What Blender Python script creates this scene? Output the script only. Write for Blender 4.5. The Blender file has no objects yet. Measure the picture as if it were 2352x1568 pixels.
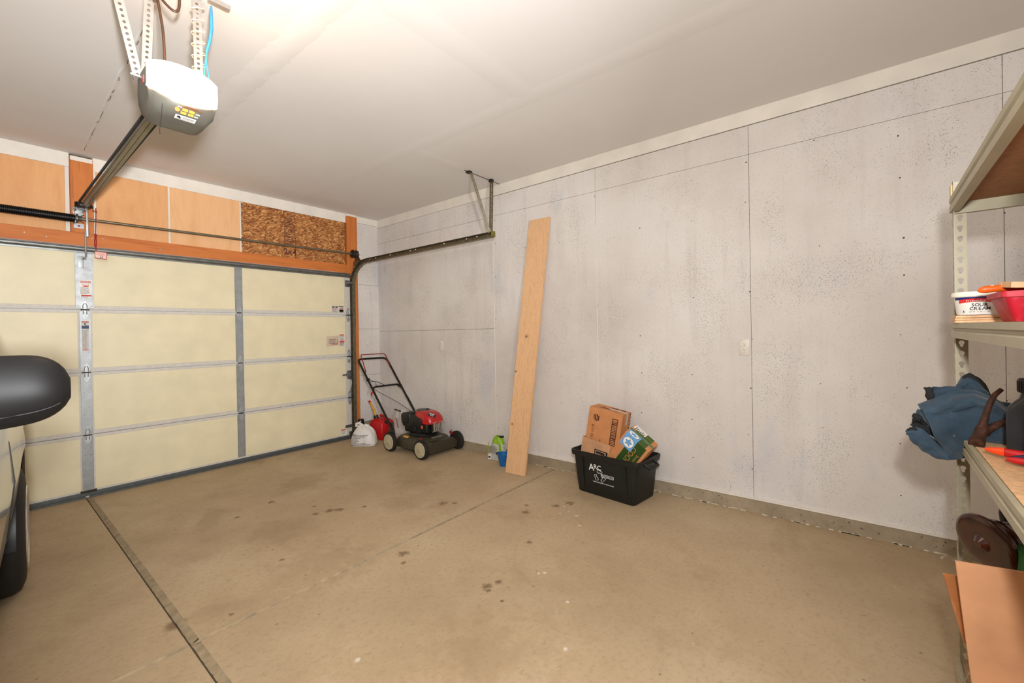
import bpy, bmesh, math, random
from mathutils import Vector as V, Matrix
random.seed(7)
scn = bpy.context.scene
COL = scn.collection

# ------------------------------------------------------------------ camera
cam_d = bpy.data.cameras.new('camera')
cam = bpy.data.objects.new('camera', cam_d)
COL.objects.link(cam)
F_ = V((0.77957662, 0.62629345, -0.00409999))
R_ = V((0.62613972, -0.7795031, -0.01799888))
U_ = V((0.01446853, -0.01146434, 0.9998296))
CAM = V((-0.588, -5.1035, 1.3509))
m = Matrix((R_, U_, -F_)).transposed().to_4x4()
m.translation = CAM
cam.matrix_world = m
cam_d.sensor_width = 36.0
cam_d.lens = 984.8869 / 2352 * 36
cam_d.shift_x = 7.34 / 2352
cam_d.shift_y = -18.82 / 2352
cam_d.clip_start = 0.02
scn.camera = cam

# ------------------------------------------------------------------ light and exposure
scn.view_settings.view_transform = 'Standard'
scn.view_settings.look = 'None'
scn.view_settings.gamma = 1
scn.view_settings.use_curve_mapping = False
scn.view_settings.exposure = 0.06
world = bpy.data.worlds.new('daylight')
scn.world = world
world.use_nodes = True
world.node_tree.nodes['Background'].inputs['Color'].default_value = (0.85, 0.93, 1, 1)
world.node_tree.nodes['Background'].inputs['Strength'].default_value = 1.6


def area(name, loc, target, size, power, col):
    d = bpy.data.lights.new(name, 'AREA')
    d.energy = power
    d.size = size
    d.color = col
    o = bpy.data.objects.new(name, d)
    o.location = loc
    o.rotation_euler = (V(target) - V(loc)).to_track_quat('-Z', 'Y').to_euler()
    COL.objects.link(o)
    return o


# the photographer's flash above the lens, then two added fill lamps
area('camera_flash', CAM + U_ * 0.27 - F_ * 0.06 + R_ * 0.05, (1.7, -3.0, 2.2), 0.10, 60, (0.98, 0.99, 1.0))
sf = area('ceiling_fill', (-0.72, -6.05, 1.34), (0.3, -1.5, 2.7), 0.14, 42, (0.97, 0.985, 1.0))  # unseen lamp added behind the camera to light ceiling and cast opener shadow
sf.data.spread = math.radians(84)
area('bounce_fill', (-1.0, -5.3, 2.55), (1.4, -2.6, 0.5), 1.3, 56, (0.96, 0.98, 1.0))  # large soft fill lamp, added to stand in for bounced light
LAMP_POWER = 46.0


# ------------------------------------------------------------------ materials
def lin(c):
    return tuple((x / 255 / 12.92 if x / 255 <= 0.04045 else ((x / 255 + 0.055) / 1.055) ** 2.4) for x in c) + (1,)


class NB:
    def __init__(s, name, rough=0.6, metal=0.0, spec=0.4):
        s.mat = bpy.data.materials.new(name)
        s.mat.use_nodes = True
        s.nt = s.mat.node_tree
        s.b = s.nt.nodes['Principled BSDF']
        s.b.inputs['Roughness'].default_value = rough
        s.b.inputs['Metallic'].default_value = metal
        s.b.inputs['Specular IOR Level'].default_value = spec
        s.tc = s.nt.nodes.new('ShaderNodeTexCoord')

    def n(s, t, **k):
        x = s.nt.nodes.new(t)
        for a, v in k.items():
            setattr(x, a, v)
        return x

    def put(s, sock, v):
        if hasattr(v, 'is_output'):
            s.nt.links.new(v, sock)
        else:
            sock.default_value = v

    def vec(s, scale=(1, 1, 1), rot=(0, 0, 0), loc=(0, 0, 0), src=None):
        g = s.n('ShaderNodeNewGeometry')
        x = s.n('ShaderNodeMapping')
        s.nt.links.new(src if src else g.outputs['Position'], x.inputs['Vector'])
        x.inputs['Scale'].default_value = scale
        x.inputs['Rotation'].default_value = rot
        x.inputs['Location'].default_value = loc
        return x.outputs[0]

    def noise(s, v, scale, detail=3, rough=0.5, dist=0.0):
        x = s.n('ShaderNodeTexNoise')
        s.put(x.inputs['Vector'], v)
        x.inputs['Scale'].default_value = scale
        x.inputs['Detail'].default_value = detail
        x.inputs['Roughness'].default_value = rough
        x.inputs['Distortion'].default_value = dist
        return x.outputs[0]

    def voro(s, v, scale, feature='F1', out='Distance', rnd=1.0):
        x = s.n('ShaderNodeTexVoronoi', feature=feature)
        s.put(x.inputs['Vector'], v)
        x.inputs['Scale'].default_value = scale
        x.inputs['Randomness'].default_value = rnd
        return x.outputs[out]

    def ramp(s, f, stops, interp='LINEAR'):
        x = s.n('ShaderNodeValToRGB')
        x.color_ramp.interpolation = interp
        e = x.color_ramp.elements
        while len(e) < len(stops):
            e.new(0.5)
        for i, (p, c) in enumerate(stops):
            e[i].position = p
            e[i].color = lin(c) if isinstance(c, tuple) else (c, c, c, 1)
        s.put(x.inputs[0], f)
        return x.outputs[0]

    def mix(s, f, a, b, mode='MIX'):
        x = s.n('ShaderNodeMix', data_type='RGBA', blend_type=mode)
        s.put(x.inputs[0], f)
        s.put(x.inputs[6], lin(a) if isinstance(a, tuple) and len(a) == 3 else a)
        s.put(x.inputs[7], lin(b) if isinstance(b, tuple) and len(b) == 3 else b)
        return x.outputs[2]

    def m(s, op, a, b=0.0, c=0.0):
        x = s.n('ShaderNodeMath', operation=op)
        s.put(x.inputs[0], a)
        s.put(x.inputs[1], b)
        if op in ('SMOOTH_MIN', 'MULTIPLY_ADD'):
            s.put(x.inputs[2], c)
        return x.outputs[0]

    def step(s, f, lo, hi):
        x = s.n('ShaderNodeMapRange', interpolation_type='SMOOTHSTEP')
        s.put(x.inputs[0], f)
        x.inputs[1].default_value = lo
        x.inputs[2].default_value = hi
        return x.outputs[0]

    def col(s, c):
        s.put(s.b.inputs['Base Color'], lin(c) if isinstance(c, tuple) and len(c) == 3 else c)
        return s

    def bump(s, h, strength=0.3, dist=0.01):
        x = s.n('ShaderNodeBump')
        s.put(x.inputs['Height'], h)
        x.inputs['Strength'].default_value = strength
        x.inputs['Distance'].default_value = dist
        s.nt.links.new(x.outputs[0], s.b.inputs['Normal'])
        return s


MATS = {}


def P(name, c, rough=0.5, metal=0.0, var=0.06, scale=30.0, spec=0.4, bump=0.0, coat=0.0):
    """plain material: one colour with a little procedural grain"""
    if name in MATS:
        return MATS[name]
    n = NB(name, rough, metal, spec)
    f = n.noise(n.vec(), scale, 4)
    d = tuple(max(0, x * (1 - var)) for x in c)
    l = tuple(min(255, x * (1 + var)) for x in c)
    n.col(n.ramp(f, [(0.3, d), (0.7, l)]))
    if bump:
        n.bump(f, bump, 0.004)
    if coat:
        n.b.inputs['Coat Weight'].default_value = coat
        n.b.inputs['Coat Roughness'].default_value = 0.08
    MATS[name] = n.mat
    return n.mat


def wood(name, c1, c2, axis='Z', scale=14.0, stretch=0.06, rough=0.6, knots=(), grain=0.35, dark=None):
    n = NB(name, rough)
    sc = {'X': (stretch, 1, 1), 'Y': (1, stretch, 1), 'Z': (1, 1, stretch)}[axis]
    v = n.vec(sc)
    f = n.noise(v, scale, 6, 0.6, 0.8)
    g = n.noise(v, scale * 7, 3, 0.6)
    c = n.ramp(f, [(0.25, c2), (0.5, c1), (0.75, c2)])
    c = n.mix(n.m('MULTIPLY', n.step(g, 0.52, 0.7), grain), c, dark or tuple(x * 0.75 for x in c2))
    for (p, r) in knots:
        g_ = n.n('ShaderNodeNewGeometry')
        d = n.n('ShaderNodeVectorMath', operation='DISTANCE')
        n.nt.links.new(g_.outputs['Position'], d.inputs[0])
        d.inputs[1].default_value = p
        dd = n.m('ADD', d.outputs['Value'], n.m('MULTIPLY', n.m('SUBTRACT', f, 0.5), r * 1.2))
        k1 = n.m('SUBTRACT', 1.0, n.step(dd, r * 0.7, r * 2.6))
        k2 = n.m('SUBTRACT', 1.0, n.step(dd, r * 0.3, r))
        c = n.mix(n.m('MULTIPLY', k1, 0.45), c, tuple(x * 0.62 for x in c2))
        c = n.mix(k2, c, (62, 32, 14))
    n.col(c)
    n.bump(g, 0.12, 0.002)
    return n.mat


def make_wall(name='wall_paint', seed=0.0, smudge=1.0):
    n = NB(name, 0.75, 0, 0.25)
    v = n.vec(loc=(seed, seed, seed))
    base = n.ramp(n.noise(v, 1.1, 4, 0.55), [(0.3, (203, 194, 187)), (0.55, (216, 209, 202)), (0.75, (222, 217, 212))])
    streak = n.noise(n.vec((9, 9, 0.7)), 1.0, 5, 0.65)
    base = n.mix(n.m('MULTIPLY', n.step(streak, 0.5, 0.72), 0.28 * smudge), base, (188, 178, 172))
    blue = n.noise(n.vec((2.2, 2.2, 1.0), loc=(3, 1, 7)), 1.0, 4, 0.6)
    base = n.mix(n.m('MULTIPLY', n.step(blue, 0.56, 0.75), 0.5), base, (189, 190, 196))
    fine = n.noise(v, 55, 4, 0.7)
    base = n.mix(n.m('MULTIPLY', n.step(fine, 0.56, 0.72), 0.22), base, (140, 128, 118))
    # flecks of dark board that the roller left bare: short strokes in clusters
    cl = n.step(n.noise(n.vec((3.5, 3.5, 2.4)), 1.0, 3, 0.6), 0.40, 0.68)
    tot = None
    for i, (ry, th) in enumerate(((0.6, 0.730), (-0.75, 0.732), (1.45, 0.738))):
        fv = n.vec((60, 90, 260), src=n.vec(rot=(ry, 0, 0), loc=(i * 3.3, 0, i)))
        k = n.noise(fv, 1.0, 1, 0.4)
        k = n.step(n.m('ADD', k, n.m('MULTIPLY', cl, 0.075)), th + 0.025, th + 0.042)
        tot = k if tot is None else n.m('MAXIMUM', tot, k)
    base = n.mix(n.m('MULTIPLY', tot, 0.72), base, (78, 66, 56))
    n.col(base)
    n.bump(n.m('SUBTRACT', n.noise(v, 90, 3), n.m('MULTIPLY', tot, 0.8)), 0.25, 0.002)
    return n.mat


def make_floor():
    n = NB('concrete', 0.72, 0, 0.35)
    v = n.vec()
    c = n.ramp(n.noise(v, 0.9, 5, 0.6), [(0.25, (158, 135, 104)), (0.5, (176, 153, 121)), (0.8, (190, 170, 139))])
    c = n.mix(n.m('MULTIPLY', n.step(n.noise(n.vec(loc=(5, 2, 0)), 2.3, 5, 0.65, 0.6), 0.5, 0.75), 0.45), c, (147, 122, 92))
    c = n.mix(n.m('MULTIPLY', n.step(n.noise(v, 38, 6, 0.8), 0.48, 0.7), 0.42), c, (132, 110, 84))
    c = n.mix(n.m('MULTIPLY', n.step(n.noise(n.vec((22, 90, 1), src=n.vec(rot=(0, 0, 0.5))), 1.0, 5, 0.75), 0.57, 0.70), 0.5), c, (122, 102, 80))
    g = n.n('ShaderNodeNewGeometry')
    jit = n.noise(n.vec(), 9, 4, 0.6)
    jit2 = n.noise(n.vec(), 40, 3, 0.6)

    def spot(x, y, r, s, colr, soft=0.6, j=1.0):
        nonlocal c
        d = n.n('ShaderNodeVectorMath', operation='DISTANCE')
        n.nt.links.new(g.outputs['Position'], d.inputs[0])
        d.inputs[1].default_value = (x, y, 0)
        k = n.m('ADD', d.outputs['Value'], n.m('MULTIPLY', n.m('SUBTRACT', jit2 if r < 0.05 else jit, 0.5), r * 2.2 * j))
        k = n.m('SUBTRACT', 1.0, n.step(k, r * (1 - soft), r))
        c = n.mix(n.m('MULTIPLY', k, s), c, colr)
    for (x, y, r) in ((.70, -1.99, .26), (.74, -3.89, .33), (.73, -2.66, .3), (1.54, -2.3, .2), (1.69, -2.59, .15), (1.25, -1.16, .3), (.1, -2.62, .09), (2.0, -1.9, .3)):
        spot(x, y, r * 1.15, 0.30, (132, 106, 74), 0.9)
    for (x, y, r) in ((1.096, -3.57, .04), (1.075, -3.60, .025), (1.163, -3.6, .032), (1.048, -3.714, .014), (1.04, -2.936, .05), (.974, -3.022, .024), (.552, -2.402, .022),
                      (1.073, -1.771, .03), (1.004, -1.922, .035), (1.1, -1.95, .05), (1.72, -2.555, .05), (2.076, -3.112, .03), (1.614, -3.469, .03), (-.012, -2.601, .06),
                      (2.311, -3.361, .05), (.172, -2.725, .018), (1.156, -1.995, .05), (1.774, -2.627, .03), (1.97, -3.18, .045), (2.2, -3.3, .04), (.9, -1.4, .04), (.62, -1.5, .03), (1.3, -2.1, .03)):
        spot(x, y, r * .9, 0.68, (86, 60, 34), 0.75)
    for (x, y, r) in ((1.385, -3.742, .022), (1.36, -3.72, .014), (1.242, -3.981, .017), (2.018, -3.611, .02), (2.141, -3.517, .022), (2.226, -3.358, .018), (1.975, -3.305, .012), (.388, -3.485, .022),
                      (2.1, -3.40, .014), (1.9, -3.55, .01), (2.17, -3.43, .012), (.963, -4.138, .02)):
        spot(x, y, r * .75, 0.7, (216, 207, 190), 0.6)
    sp = n.voro(v, 9, out='Distance')
    c = n.mix(n.m('MULTIPLY', n.m('SUBTRACT', 1.0, n.step(sp, 0.03, 0.07)), 0.55), c, (92, 68, 44))
    sp = n.voro(n.vec(loc=(2.3, 4.1, 0)), 5, out='Distance')
    c = n.mix(n.m('MULTIPLY', n.m('SUBTRACT', 1.0, n.step(sp, 0.012, 0.025)), 0.6), c, (214, 205, 188))
    n.col(c)
    n.bump(n.noise(v, 70, 4, 0.7), 0.18, 0.003)
    n.put(n.b.inputs['Roughness'], n.ramp(n.noise(v, 3, 3), [(0.3, 0.6), (0.7, 0.82)]))
    return n.mat


def make_osb():
    n = NB('osb', 0.6)
    base = None
    warp = n.noise(n.vec(), 14, 2)
    for i, (rot, scl) in enumerate(((0.45, (75, 16, 20)), (-0.55, (66, 16, 18)), (1.25, (80, 10, 22)), (-1.2, (90, 10, 24)))):
        vv = n.n('ShaderNodeVectorMath', operation='ADD')
        n.nt.links.new(n.vec(scl, src=n.vec(rot=(0, rot, 0), loc=(i * 5, 0, i * 2))), vv.inputs[0])
        n.nt.links.new(warp, vv.inputs[1])
        x = n.n('ShaderNodeTexVoronoi')
        n.nt.links.new(vv.outputs[0], x.inputs['Vector'])
        x.inputs['Scale'].default_value = 1.0
        sep = n.n('ShaderNodeSeparateColor')
        n.nt.links.new(x.outputs['Color'], sep.inputs[0])
        c = n.ramp(sep.outputs[0], [(0.0, (120, 66, 26)), (0.25, (158, 96, 44)), (0.6, (186, 122, 64)), (1.0, (222, 166, 104))])
        edge = n.step(x.outputs['Distance'], 0.45, 0.8)
        c = n.mix(n.m('MULTIPLY', edge, 0.6), c, (86, 44, 18))
        base = c if base is None else n.mix(n.step(sep.outputs[1], 0.45, 0.55), base, c)
    n.col(base)
    n.bump(n.noise(n.vec((30, 30, 50)), 1.0, 4), 0.3, 0.004)
    return n.mat


WALL = make_wall()
WALL2 = make_wall('wall_paint_door_side', 4.0, 1.6)
FLOOR = make_floor()
OSB = make_osb()
GROOVE = P('joint_dirt', (74, 62, 48), 0.9)
n = NB('ceiling_paint', 0.85, 0, 0.2)
n.col(n.ramp(n.noise(n.vec(), 0.8, 3), [(0.3, (218, 213, 208)), (0.7, (225, 221, 217))]))
n.bump(n.noise(n.vec(), 60, 3), 0.06, 0.003)
CEIL = n.mat
TRIMW = P('white_trim_paint', (222, 214, 202), 0.6, var=0.03, scale=6)
n = NB('concrete_curb', 0.8)
c_ = n.ramp(n.noise(n.vec(), 6, 5, 0.7), [(0.3, (140, 124, 102)), (0.7, (168, 152, 126))])
c_ = n.mix(n.m('MULTIPLY', n.step(n.noise(n.vec(), 50, 2), 0.66, 0.72), 0.7), c_, (70, 56, 42))
n.col(c_).bump(n.noise(n.vec(), 40, 4), 0.3, 0.004)
CURB = n.mat
FIR = wood('stained_fir', (200, 116, 52), (176, 92, 36), 'X', 9)
FIRV = wood('stained_fir_upright', (200, 118, 54), (176, 94, 38), 'Z', 9)
PLY = wood('plywood', (228, 178, 128), (216, 162, 110), 'Z', 6, 0.16, 0.6, grain=.10)
PLY2 = wood('plywood_darker', (220, 164, 110), (208, 148, 94), 'Z', 5, 0.22, 0.6, grain=.10)
CREAM = P('cream_door_skin', (218, 206, 172), 0.45, var=0.025, scale=5)
DOORW = P('door_steel_white', (196, 190, 180), 0.5, var=0.03)
GALV = P('galvanized_steel', (164, 166, 166), 0.45, 0.75, var=0.10, scale=24)
GALVD = P('galvanized_steel_dull', (118, 120, 118), 0.42, 0.8, var=0.10, scale=18)
GALVB = P('galvanized_steel_bright', (166, 169, 170), 0.5, 0.6, var=0.08, scale=22)
STILE = P('stile_steel', (150, 153, 153), 0.42, 0.55, var=0.06, scale=14)
SEAL = P('bottom_seal', (84, 88, 88), 0.5, 0.4)
DARKM = P('dark_steel', (62, 58, 48), 0.42, 0.7, var=0.12)
TRACKM = P('track_steel', (116, 108, 88), 0.4, 0.75, var=0.12)
BLACKM = P('black_steel', (22, 21, 21), 0.4, 0.3)
BLACKP = P('black_plastic', (24, 24, 25), 0.42)
RED = P('red_plastic', (190, 22, 26), 0.38, var=0.05)
REDD = P('dark_red_steel', (140, 22, 30), 0.4)
WHITEP = P('white_label', (226, 222, 214), 0.55, var=0.02)
GREYP = P('grey_label', (196, 190, 184), 0.55, var=0.03)
INK = P('black_ink', (34, 32, 32), 0.6, var=0.02)
INKG = P('grey_ink', (120, 112, 108), 0.6, var=0.02)
REDINK = P('red_ink', (190, 44, 40), 0.6, var=0.02)
WHITEINK = P('white_ink', (232, 232, 228), 0.6, var=0.01)
KRAFT = P('kraft_cardboard', (196, 132, 82), 0.75, var=0.05, scale=12)
KRAFTL = P('pale_cardboard', (200, 148, 108), 0.75, var=0.05, scale=12)
KRAFTD = P('inner_cardboard', (128, 84, 48), 0.8)


# ------------------------------------------------------------------ geometry helpers
def rot(ax, ang):
    return Matrix.Rotation(ang, 3, ax)


WL = {}


class MB:
    def __init__(s):
        s.bm = bmesh.new()

    def face(s, pts):
        vs = [s.bm.verts.new(p) for p in pts]
        try:
            return s.bm.faces.new(vs)
        except ValueError:
            return None

    def box(s, c, d, R=None, bev=0.0, seg=2):
        """centre, full size, optional 3x3 rotation, optional bevel"""
        b = bmesh.new()
        bmesh.ops.create_cube(b, size=1)
        for v in b.verts:
            v.co = V((v.co.x * d[0], v.co.y * d[1], v.co.z * d[2]))
        if bev:
            bmesh.ops.bevel(b, geom=list(b.edges), offset=min(bev, min(d) * 0.49), segments=seg, affect='EDGES', profile=0.5)
        for v in b.verts:
            v.co = (R @ v.co if R else v.co) + V(c)
        s.merge(b)
        return s

    def bb(s, x0, x1, y0, y1, z0, z1, bev=0.0):
        return s.box(((x0 + x1) / 2, (y0 + y1) / 2, (z0 + z1) / 2), (abs(x1 - x0), abs(y1 - y0), abs(z1 - z0)), None, bev)

    def merge(s, b):
        mp = {v: s.bm.verts.new(v.co) for v in b.verts}
        for f in b.faces:
            try:
                s.bm.faces.new([mp[v] for v in f.verts])
            except ValueError:
                pass
        b.free()

    def tube(s, pts, r, seg=8, caps=True):
        pts = [V(p) for p in pts]
        n = len(pts)
        rs = r if isinstance(r, (list, tuple)) else [r] * n
        tang = []
        for i in range(n):
            t = pts[min(i + 1, n - 1)] - pts[max(i - 1, 0)]
            tang.append(t.normalized() if t.length > 1e-9 else V((0, 0, 1)))
        up = V((0, 0, 1)) if abs(tang[0].z) < 0.9 else V((1, 0, 0))
        a = tang[0].cross(up).normalized()
        rings = []
        for i in range(n):
            a = (a - tang[i] * a.dot(tang[i]))
            a = a.normalized() if a.length > 1e-6 else tang[i].orthogonal().normalized()
            b = tang[i].cross(a)
            rings.append([s.bm.verts.new(pts[i] + (a * math.cos(k * 2 * math.pi / seg) + b * math.sin(k * 2 * math.pi / seg)) * rs[i]) for k in range(seg)])
        for i in range(n - 1):
            for k in range(seg):
                s.bm.faces.new((rings[i][k], rings[i][(k + 1) % seg], rings[i + 1][(k + 1) % seg], rings[i + 1][k]))
        if caps:
            s.bm.faces.new(rings[0][::-1])
            s.bm.faces.new(rings[-1])
        return s

    def cyl(s, p0, p1, r, seg=16, r2=None):
        return s.tube([p0, p1], [r, r if r2 is None else r2], seg)

    def lathe(s, prof, o=(0, 0, 0), ax=(0, 0, 1), seg=24):
        """profile of (radius, height) about an axis"""
        o = V(o)
        ax = V(ax).normalized()
        a = ax.orthogonal().normalized()
        b = ax.cross(a)
        rings = []
        for (r, h) in prof:
            if r < 1e-6:
                rings.append([s.bm.verts.new(o + ax * h)])
            else:
                rings.append([s.bm.verts.new(o + ax * h + (a * math.cos(k * 2 * math.pi / seg) + b * math.sin(k * 2 * math.pi / seg)) * r) for k in range(seg)])
        for i in range(len(rings) - 1):
            A, B = rings[i], rings[i + 1]
            for k in range(seg):
                q = [A[k % len(A)], A[(k + 1) % len(A)], B[(k + 1) % len(B)], B[k % len(B)]]
                u = []
                for x in q:
                    if x not in u:
                        u.append(x)
                if len(u) > 2:
                    s.bm.faces.new(u)
        return s

    def prism(s, poly, o, u, v, d):
        """2D polygon in the frame o,u,v, pushed along u x v by d"""
        o, u, v = V(o), V(u), V(v)
        w = u.cross(v).normalized() * d
        A = [s.bm.verts.new(o + u * p[0] + v * p[1]) for p in poly]
        B = [s.bm.verts.new(o + u * p[0] + v * p[1] + w) for p in poly]
        n = len(poly)
        s.bm.faces.new(A[::-1])
        s.bm.faces.new(B)
        for i in range(n):
            s.bm.faces.new((A[i], A[(i + 1) % n], B[(i + 1) % n], B[i]))
        return s

    def grid(s, fn, nu, nv, thick=0.0, closed_u=False):
        pts = [[V(fn(i / (nu - (0 if closed_u else 1)), j / (nv - 1))) for j in range(nv)] for i in range(nu)]
        A = [[s.bm.verts.new(p) for p in row] for row in pts]
        if thick:
            B = []
            for i in range(nu):
                row = []
                for j in range(nv):
                    du = pts[min(i + 1, nu - 1)][j] - pts[max(i - 1, 0)][j]
                    dv = pts[i][min(j + 1, nv - 1)] - pts[i][max(j - 1, 0)]
                    nn = du.cross(dv)
                    nn = nn.normalized() if nn.length > 1e-12 else V((0, 0, 1))
                    row.append(s.bm.verts.new(pts[i][j] - nn * thick))
                B.append(row)
        ru = nu if closed_u else nu - 1
        for i in range(ru):
            for j in range(nv - 1):
                i2 = (i + 1) % nu
                s.bm.faces.new((A[i][j], A[i2][j], A[i2][j + 1], A[i][j + 1]))
                if thick:
                    s.bm.faces.new((B[i][j], B[i][j + 1], B[i2][j + 1], B[i2][j]))
        if thick:
            for i in range(ru):
                i2 = (i + 1) % nu
                s.bm.faces.new((A[i][0], B[i][0], B[i2][0], A[i2][0]))
                s.bm.faces.new((A[i][-1], A[i2][-1], B[i2][-1], B[i][-1]))
            if not closed_u:
                for j in range(nv - 1):
                    s.bm.faces.new((A[0][j], A[0][j + 1], B[0][j + 1], B[0][j]))
                    s.bm.faces.new((A[-1][j], B[-1][j], B[-1][j + 1], A[-1][j + 1]))
        return s

    def perf(s, o, u, v, count, pitch, width, hole, thick=0.0018, every=1):
        """a strip of sheet steel with a row of real holes; hole = closed polygon about the cell centre"""
        o, u, v = V(o), V(u).normalized(), V(v).normalized()
        w = u.cross(v)
        hp, hw = pitch / 2, width / 2
        rim = []
        for (a, b) in hole:
            k = min(hp / abs(a) if abs(a) > 1e-9 else 1e9, hw / abs(b) if abs(b) > 1e-9 else 1e9)
            rim.append((a * k, b * k))
        # snap the nearest rim point to each corner
        for cx, cy in ((hp, hw), (-hp, hw), (-hp, -hw), (hp, -hw)):
            i = min(range(len(rim)), key=lambda q: (rim[q][0] - cx) ** 2 + (rim[q][1] - cy) ** 2)
            rim[i] = (cx, cy)
        n = len(hole)
        for c in range(count):
            oc = o + u * (pitch * (c + 0.5))
            f = lambda p, t: s.bm.verts.new(oc + u * p[0] + v * p[1] + w * t)
            if c % every:
                s.face([oc + u * a + v * b for a, b in ((-hp, -hw), (hp, -hw), (hp, hw), (-hp, hw))])
                s.face([oc + u * a + v * b - w * thick for a, b in ((-hp, -hw), (-hp, hw), (hp, hw), (hp, -hw))])
                continue
            A = [f(p, 0) for p in hole]
            B = [f(p, 0) for p in rim]
            C = [f(p, -thick) for p in hole]
            D = [f(p, -thick) for p in rim]
            for i in range(n):
                j = (i + 1) % n
                s.bm.faces.new((A[i], B[i], B[j], A[j]))
                s.bm.faces.new((C[i], C[j], D[j], D[i]))
                s.bm.faces.new((A[i], A[j], C[j], C[i]))
                s.bm.faces.new((B[i], D[i], D[j], B[j]))
        return s

    def build(s, name, mat, parent=None, smooth=35, merge=False):
        if merge:
            bmesh.ops.remove_doubles(s.bm, verts=s.bm.verts, dist=1e-5)
        bmesh.ops.recalc_face_normals(s.bm, faces=s.bm.faces)
        me = bpy.data.meshes.new(name)
        s.bm.to_mesh(me)
        s.bm.free()
        me.materials.append(mat)
        o = bpy.data.objects.new(name, me)
        COL.objects.link(o)
        if smooth:
            me.polygons.foreach_set('use_smooth', [True] * len(me.polygons))
            me.set_sharp_from_angle(angle=math.radians(smooth))
        place(o, parent)
        return o


def place(o, parent):
    """vertices are written in room coordinates; move them to the thing's own origin"""
    if parent is not None:
        L = WL[parent.name]
        o.data.transform(Matrix.Translation(-L))
        o.parent = parent
        WL[o.name] = L
    else:
        vs = [v.co for v in o.data.vertices]
        lo = V((min(v.x for v in vs), min(v.y for v in vs), min(v.z for v in vs)))
        hi = V((max(v.x for v in vs), max(v.y for v in vs), max(v.z for v in vs)))
        L = V(((lo.x + hi.x) / 2, (lo.y + hi.y) / 2, lo.z))
        o.data.transform(Matrix.Translation(-L))
        o.location = L
        WL[o.name] = L


def thing(name, loc, label, cat, group=None):
    o = bpy.data.objects.new(name, None)
    o.empty_display_size = 0.1
    COL.objects.link(o)
    o.location = loc
    WL[o.name] = V(loc)
    return tag(o, label, cat, group)


def tag(o, label, cat, group=None):
    o['label'] = label
    o['category'] = cat
    if group:
        o['group'] = group
    return o


def struct(o):
    o['kind'] = 'structure'
    return o


def root(name, loc):
    o = bpy.data.objects.new(name, None)
    COL.objects.link(o)
    o.location = loc
    WL[o.name] = V(loc)
    return struct(o)


def lab(o, t):
    o['label'] = t
    return o


def text(body, mat, parent, o, u, v, h, name='lettering', align='CENTER', bold=0.0, squeeze=1.0, lift=0.0004):
    """flat lettering: o = middle of the line, u = reading direction, v = up, h = capital height"""
    cu = bpy.data.curves.new('t', 'FONT')
    cu.body = body
    cu.size = h / 0.69
    cu.align_x = align
    cu.align_y = 'CENTER'
    cu.offset = bold * h
    cu.resolution_u = 2
    cu.extrude = 0.0002
    ob = bpy.data.objects.new('t', cu)
    COL.objects.link(ob)
    dg = bpy.context.evaluated_depsgraph_get()
    me = bpy.data.meshes.new_from_object(ob.evaluated_get(dg))
    bpy.data.objects.remove(ob)
    bpy.data.curves.remove(cu)
    u, v = V(u).normalized(), V(v).normalized()
    w = u.cross(v).normalized()
    M = Matrix((u * squeeze, v, w)).transposed().to_4x4()
    M.translation = V(o) + w * lift
    me.transform(M)
    me.name = name
    me.materials.clear()
    me.materials.append(mat)
    x = bpy.data.objects.new(name, me)
    COL.objects.link(x)
    place(x, parent)
    return x


def sticker(parent, name, o, u, v, w, h, mat, t=0.0006, label=None):
    u, v = V(u).normalized(), V(v).normalized()
    mb = MB().prism([(-w / 2, -h / 2), (w / 2, -h / 2), (w / 2, h / 2), (-w / 2, h / 2)], o, u, v, t)
    x = mb.build(name, mat, parent, 0)
    if label:
        x['label'] = label
    return x


def bars(parent, name, o, u, v, rects, mat, t=0.0004):
    """flat print made of rectangles (x0, y0, x1, y1) in the frame o,u,v"""
    u, v = V(u).normalized(), V(v).normalized()
    w = u.cross(v).normalized()
    mb = MB()
    for (a, b, c, d) in rects:
        mb.face([V(o) + u * x + v * y + w * t for x, y in ((a, b), (c, b), (c, d), (a, d))])
    return mb.build(name, mat, parent, 0)


def fine_print(parent, o, u, v, w, h, n, mat, fill=0.45, name='fine_print', left=True):
    rs = []
    for i in range(n):
        y = h / 2 - (i + 0.5) * h / n
        L = w * random.uniform(0.6, 1.0)
        x = -w / 2 if left else -L / 2
        e = x + L
        while x < e:
            k = random.uniform(0.04, 0.16) * w
            rs.append((x, y - h / n * fill / 2, min(x + k, e), y + h / n * fill / 2))
            x += k + 0.02 * w
    return bars(parent, name, o, u, v, rs, mat)


def smooth(pts, k=6):
    pts = [V(p) for p in pts]
    out = []
    for i in range(len(pts) - 1):
        p0, p1, p2, p3 = pts[max(i - 1, 0)], pts[i], pts[i + 1], pts[min(i + 2, len(pts) - 1)]
        for j in range(k):
            t = j / k
            out.append(.5 * ((2 * p1) + (p2 - p0) * t + (2 * p0 - 5 * p1 + 4 * p2 - p3) * t * t + (3 * p1 - p0 - 3 * p2 + p3) * t ** 3))
    return out + [pts[-1]]


OCT = lambda r, n=8, ph=0.3927: [(r * math.cos(ph + i * 2 * math.pi / n), r * math.sin(ph + i * 2 * math.pi / n)) for i in range(n)]
X, Y, Z = V((1, 0, 0)), V((0, 1, 0)), V((0, 0, 1))

# ------------------------------------------------------------------ the room shell
XR, XL, YB, YF, HC = 2.965, -3.3, -6.6, 0.08, 2.933
# floor: four slabs cast against each other with tooled joints
fl = root('floor', (0, -3.2, -0.03))
MB().bb(XL - .1, XR + .15, YB - .1, .6, -0.12, -0.016).build('joint_bed', GROOVE, fl, 0)
JX, JY = -0.012, -2.815


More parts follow.
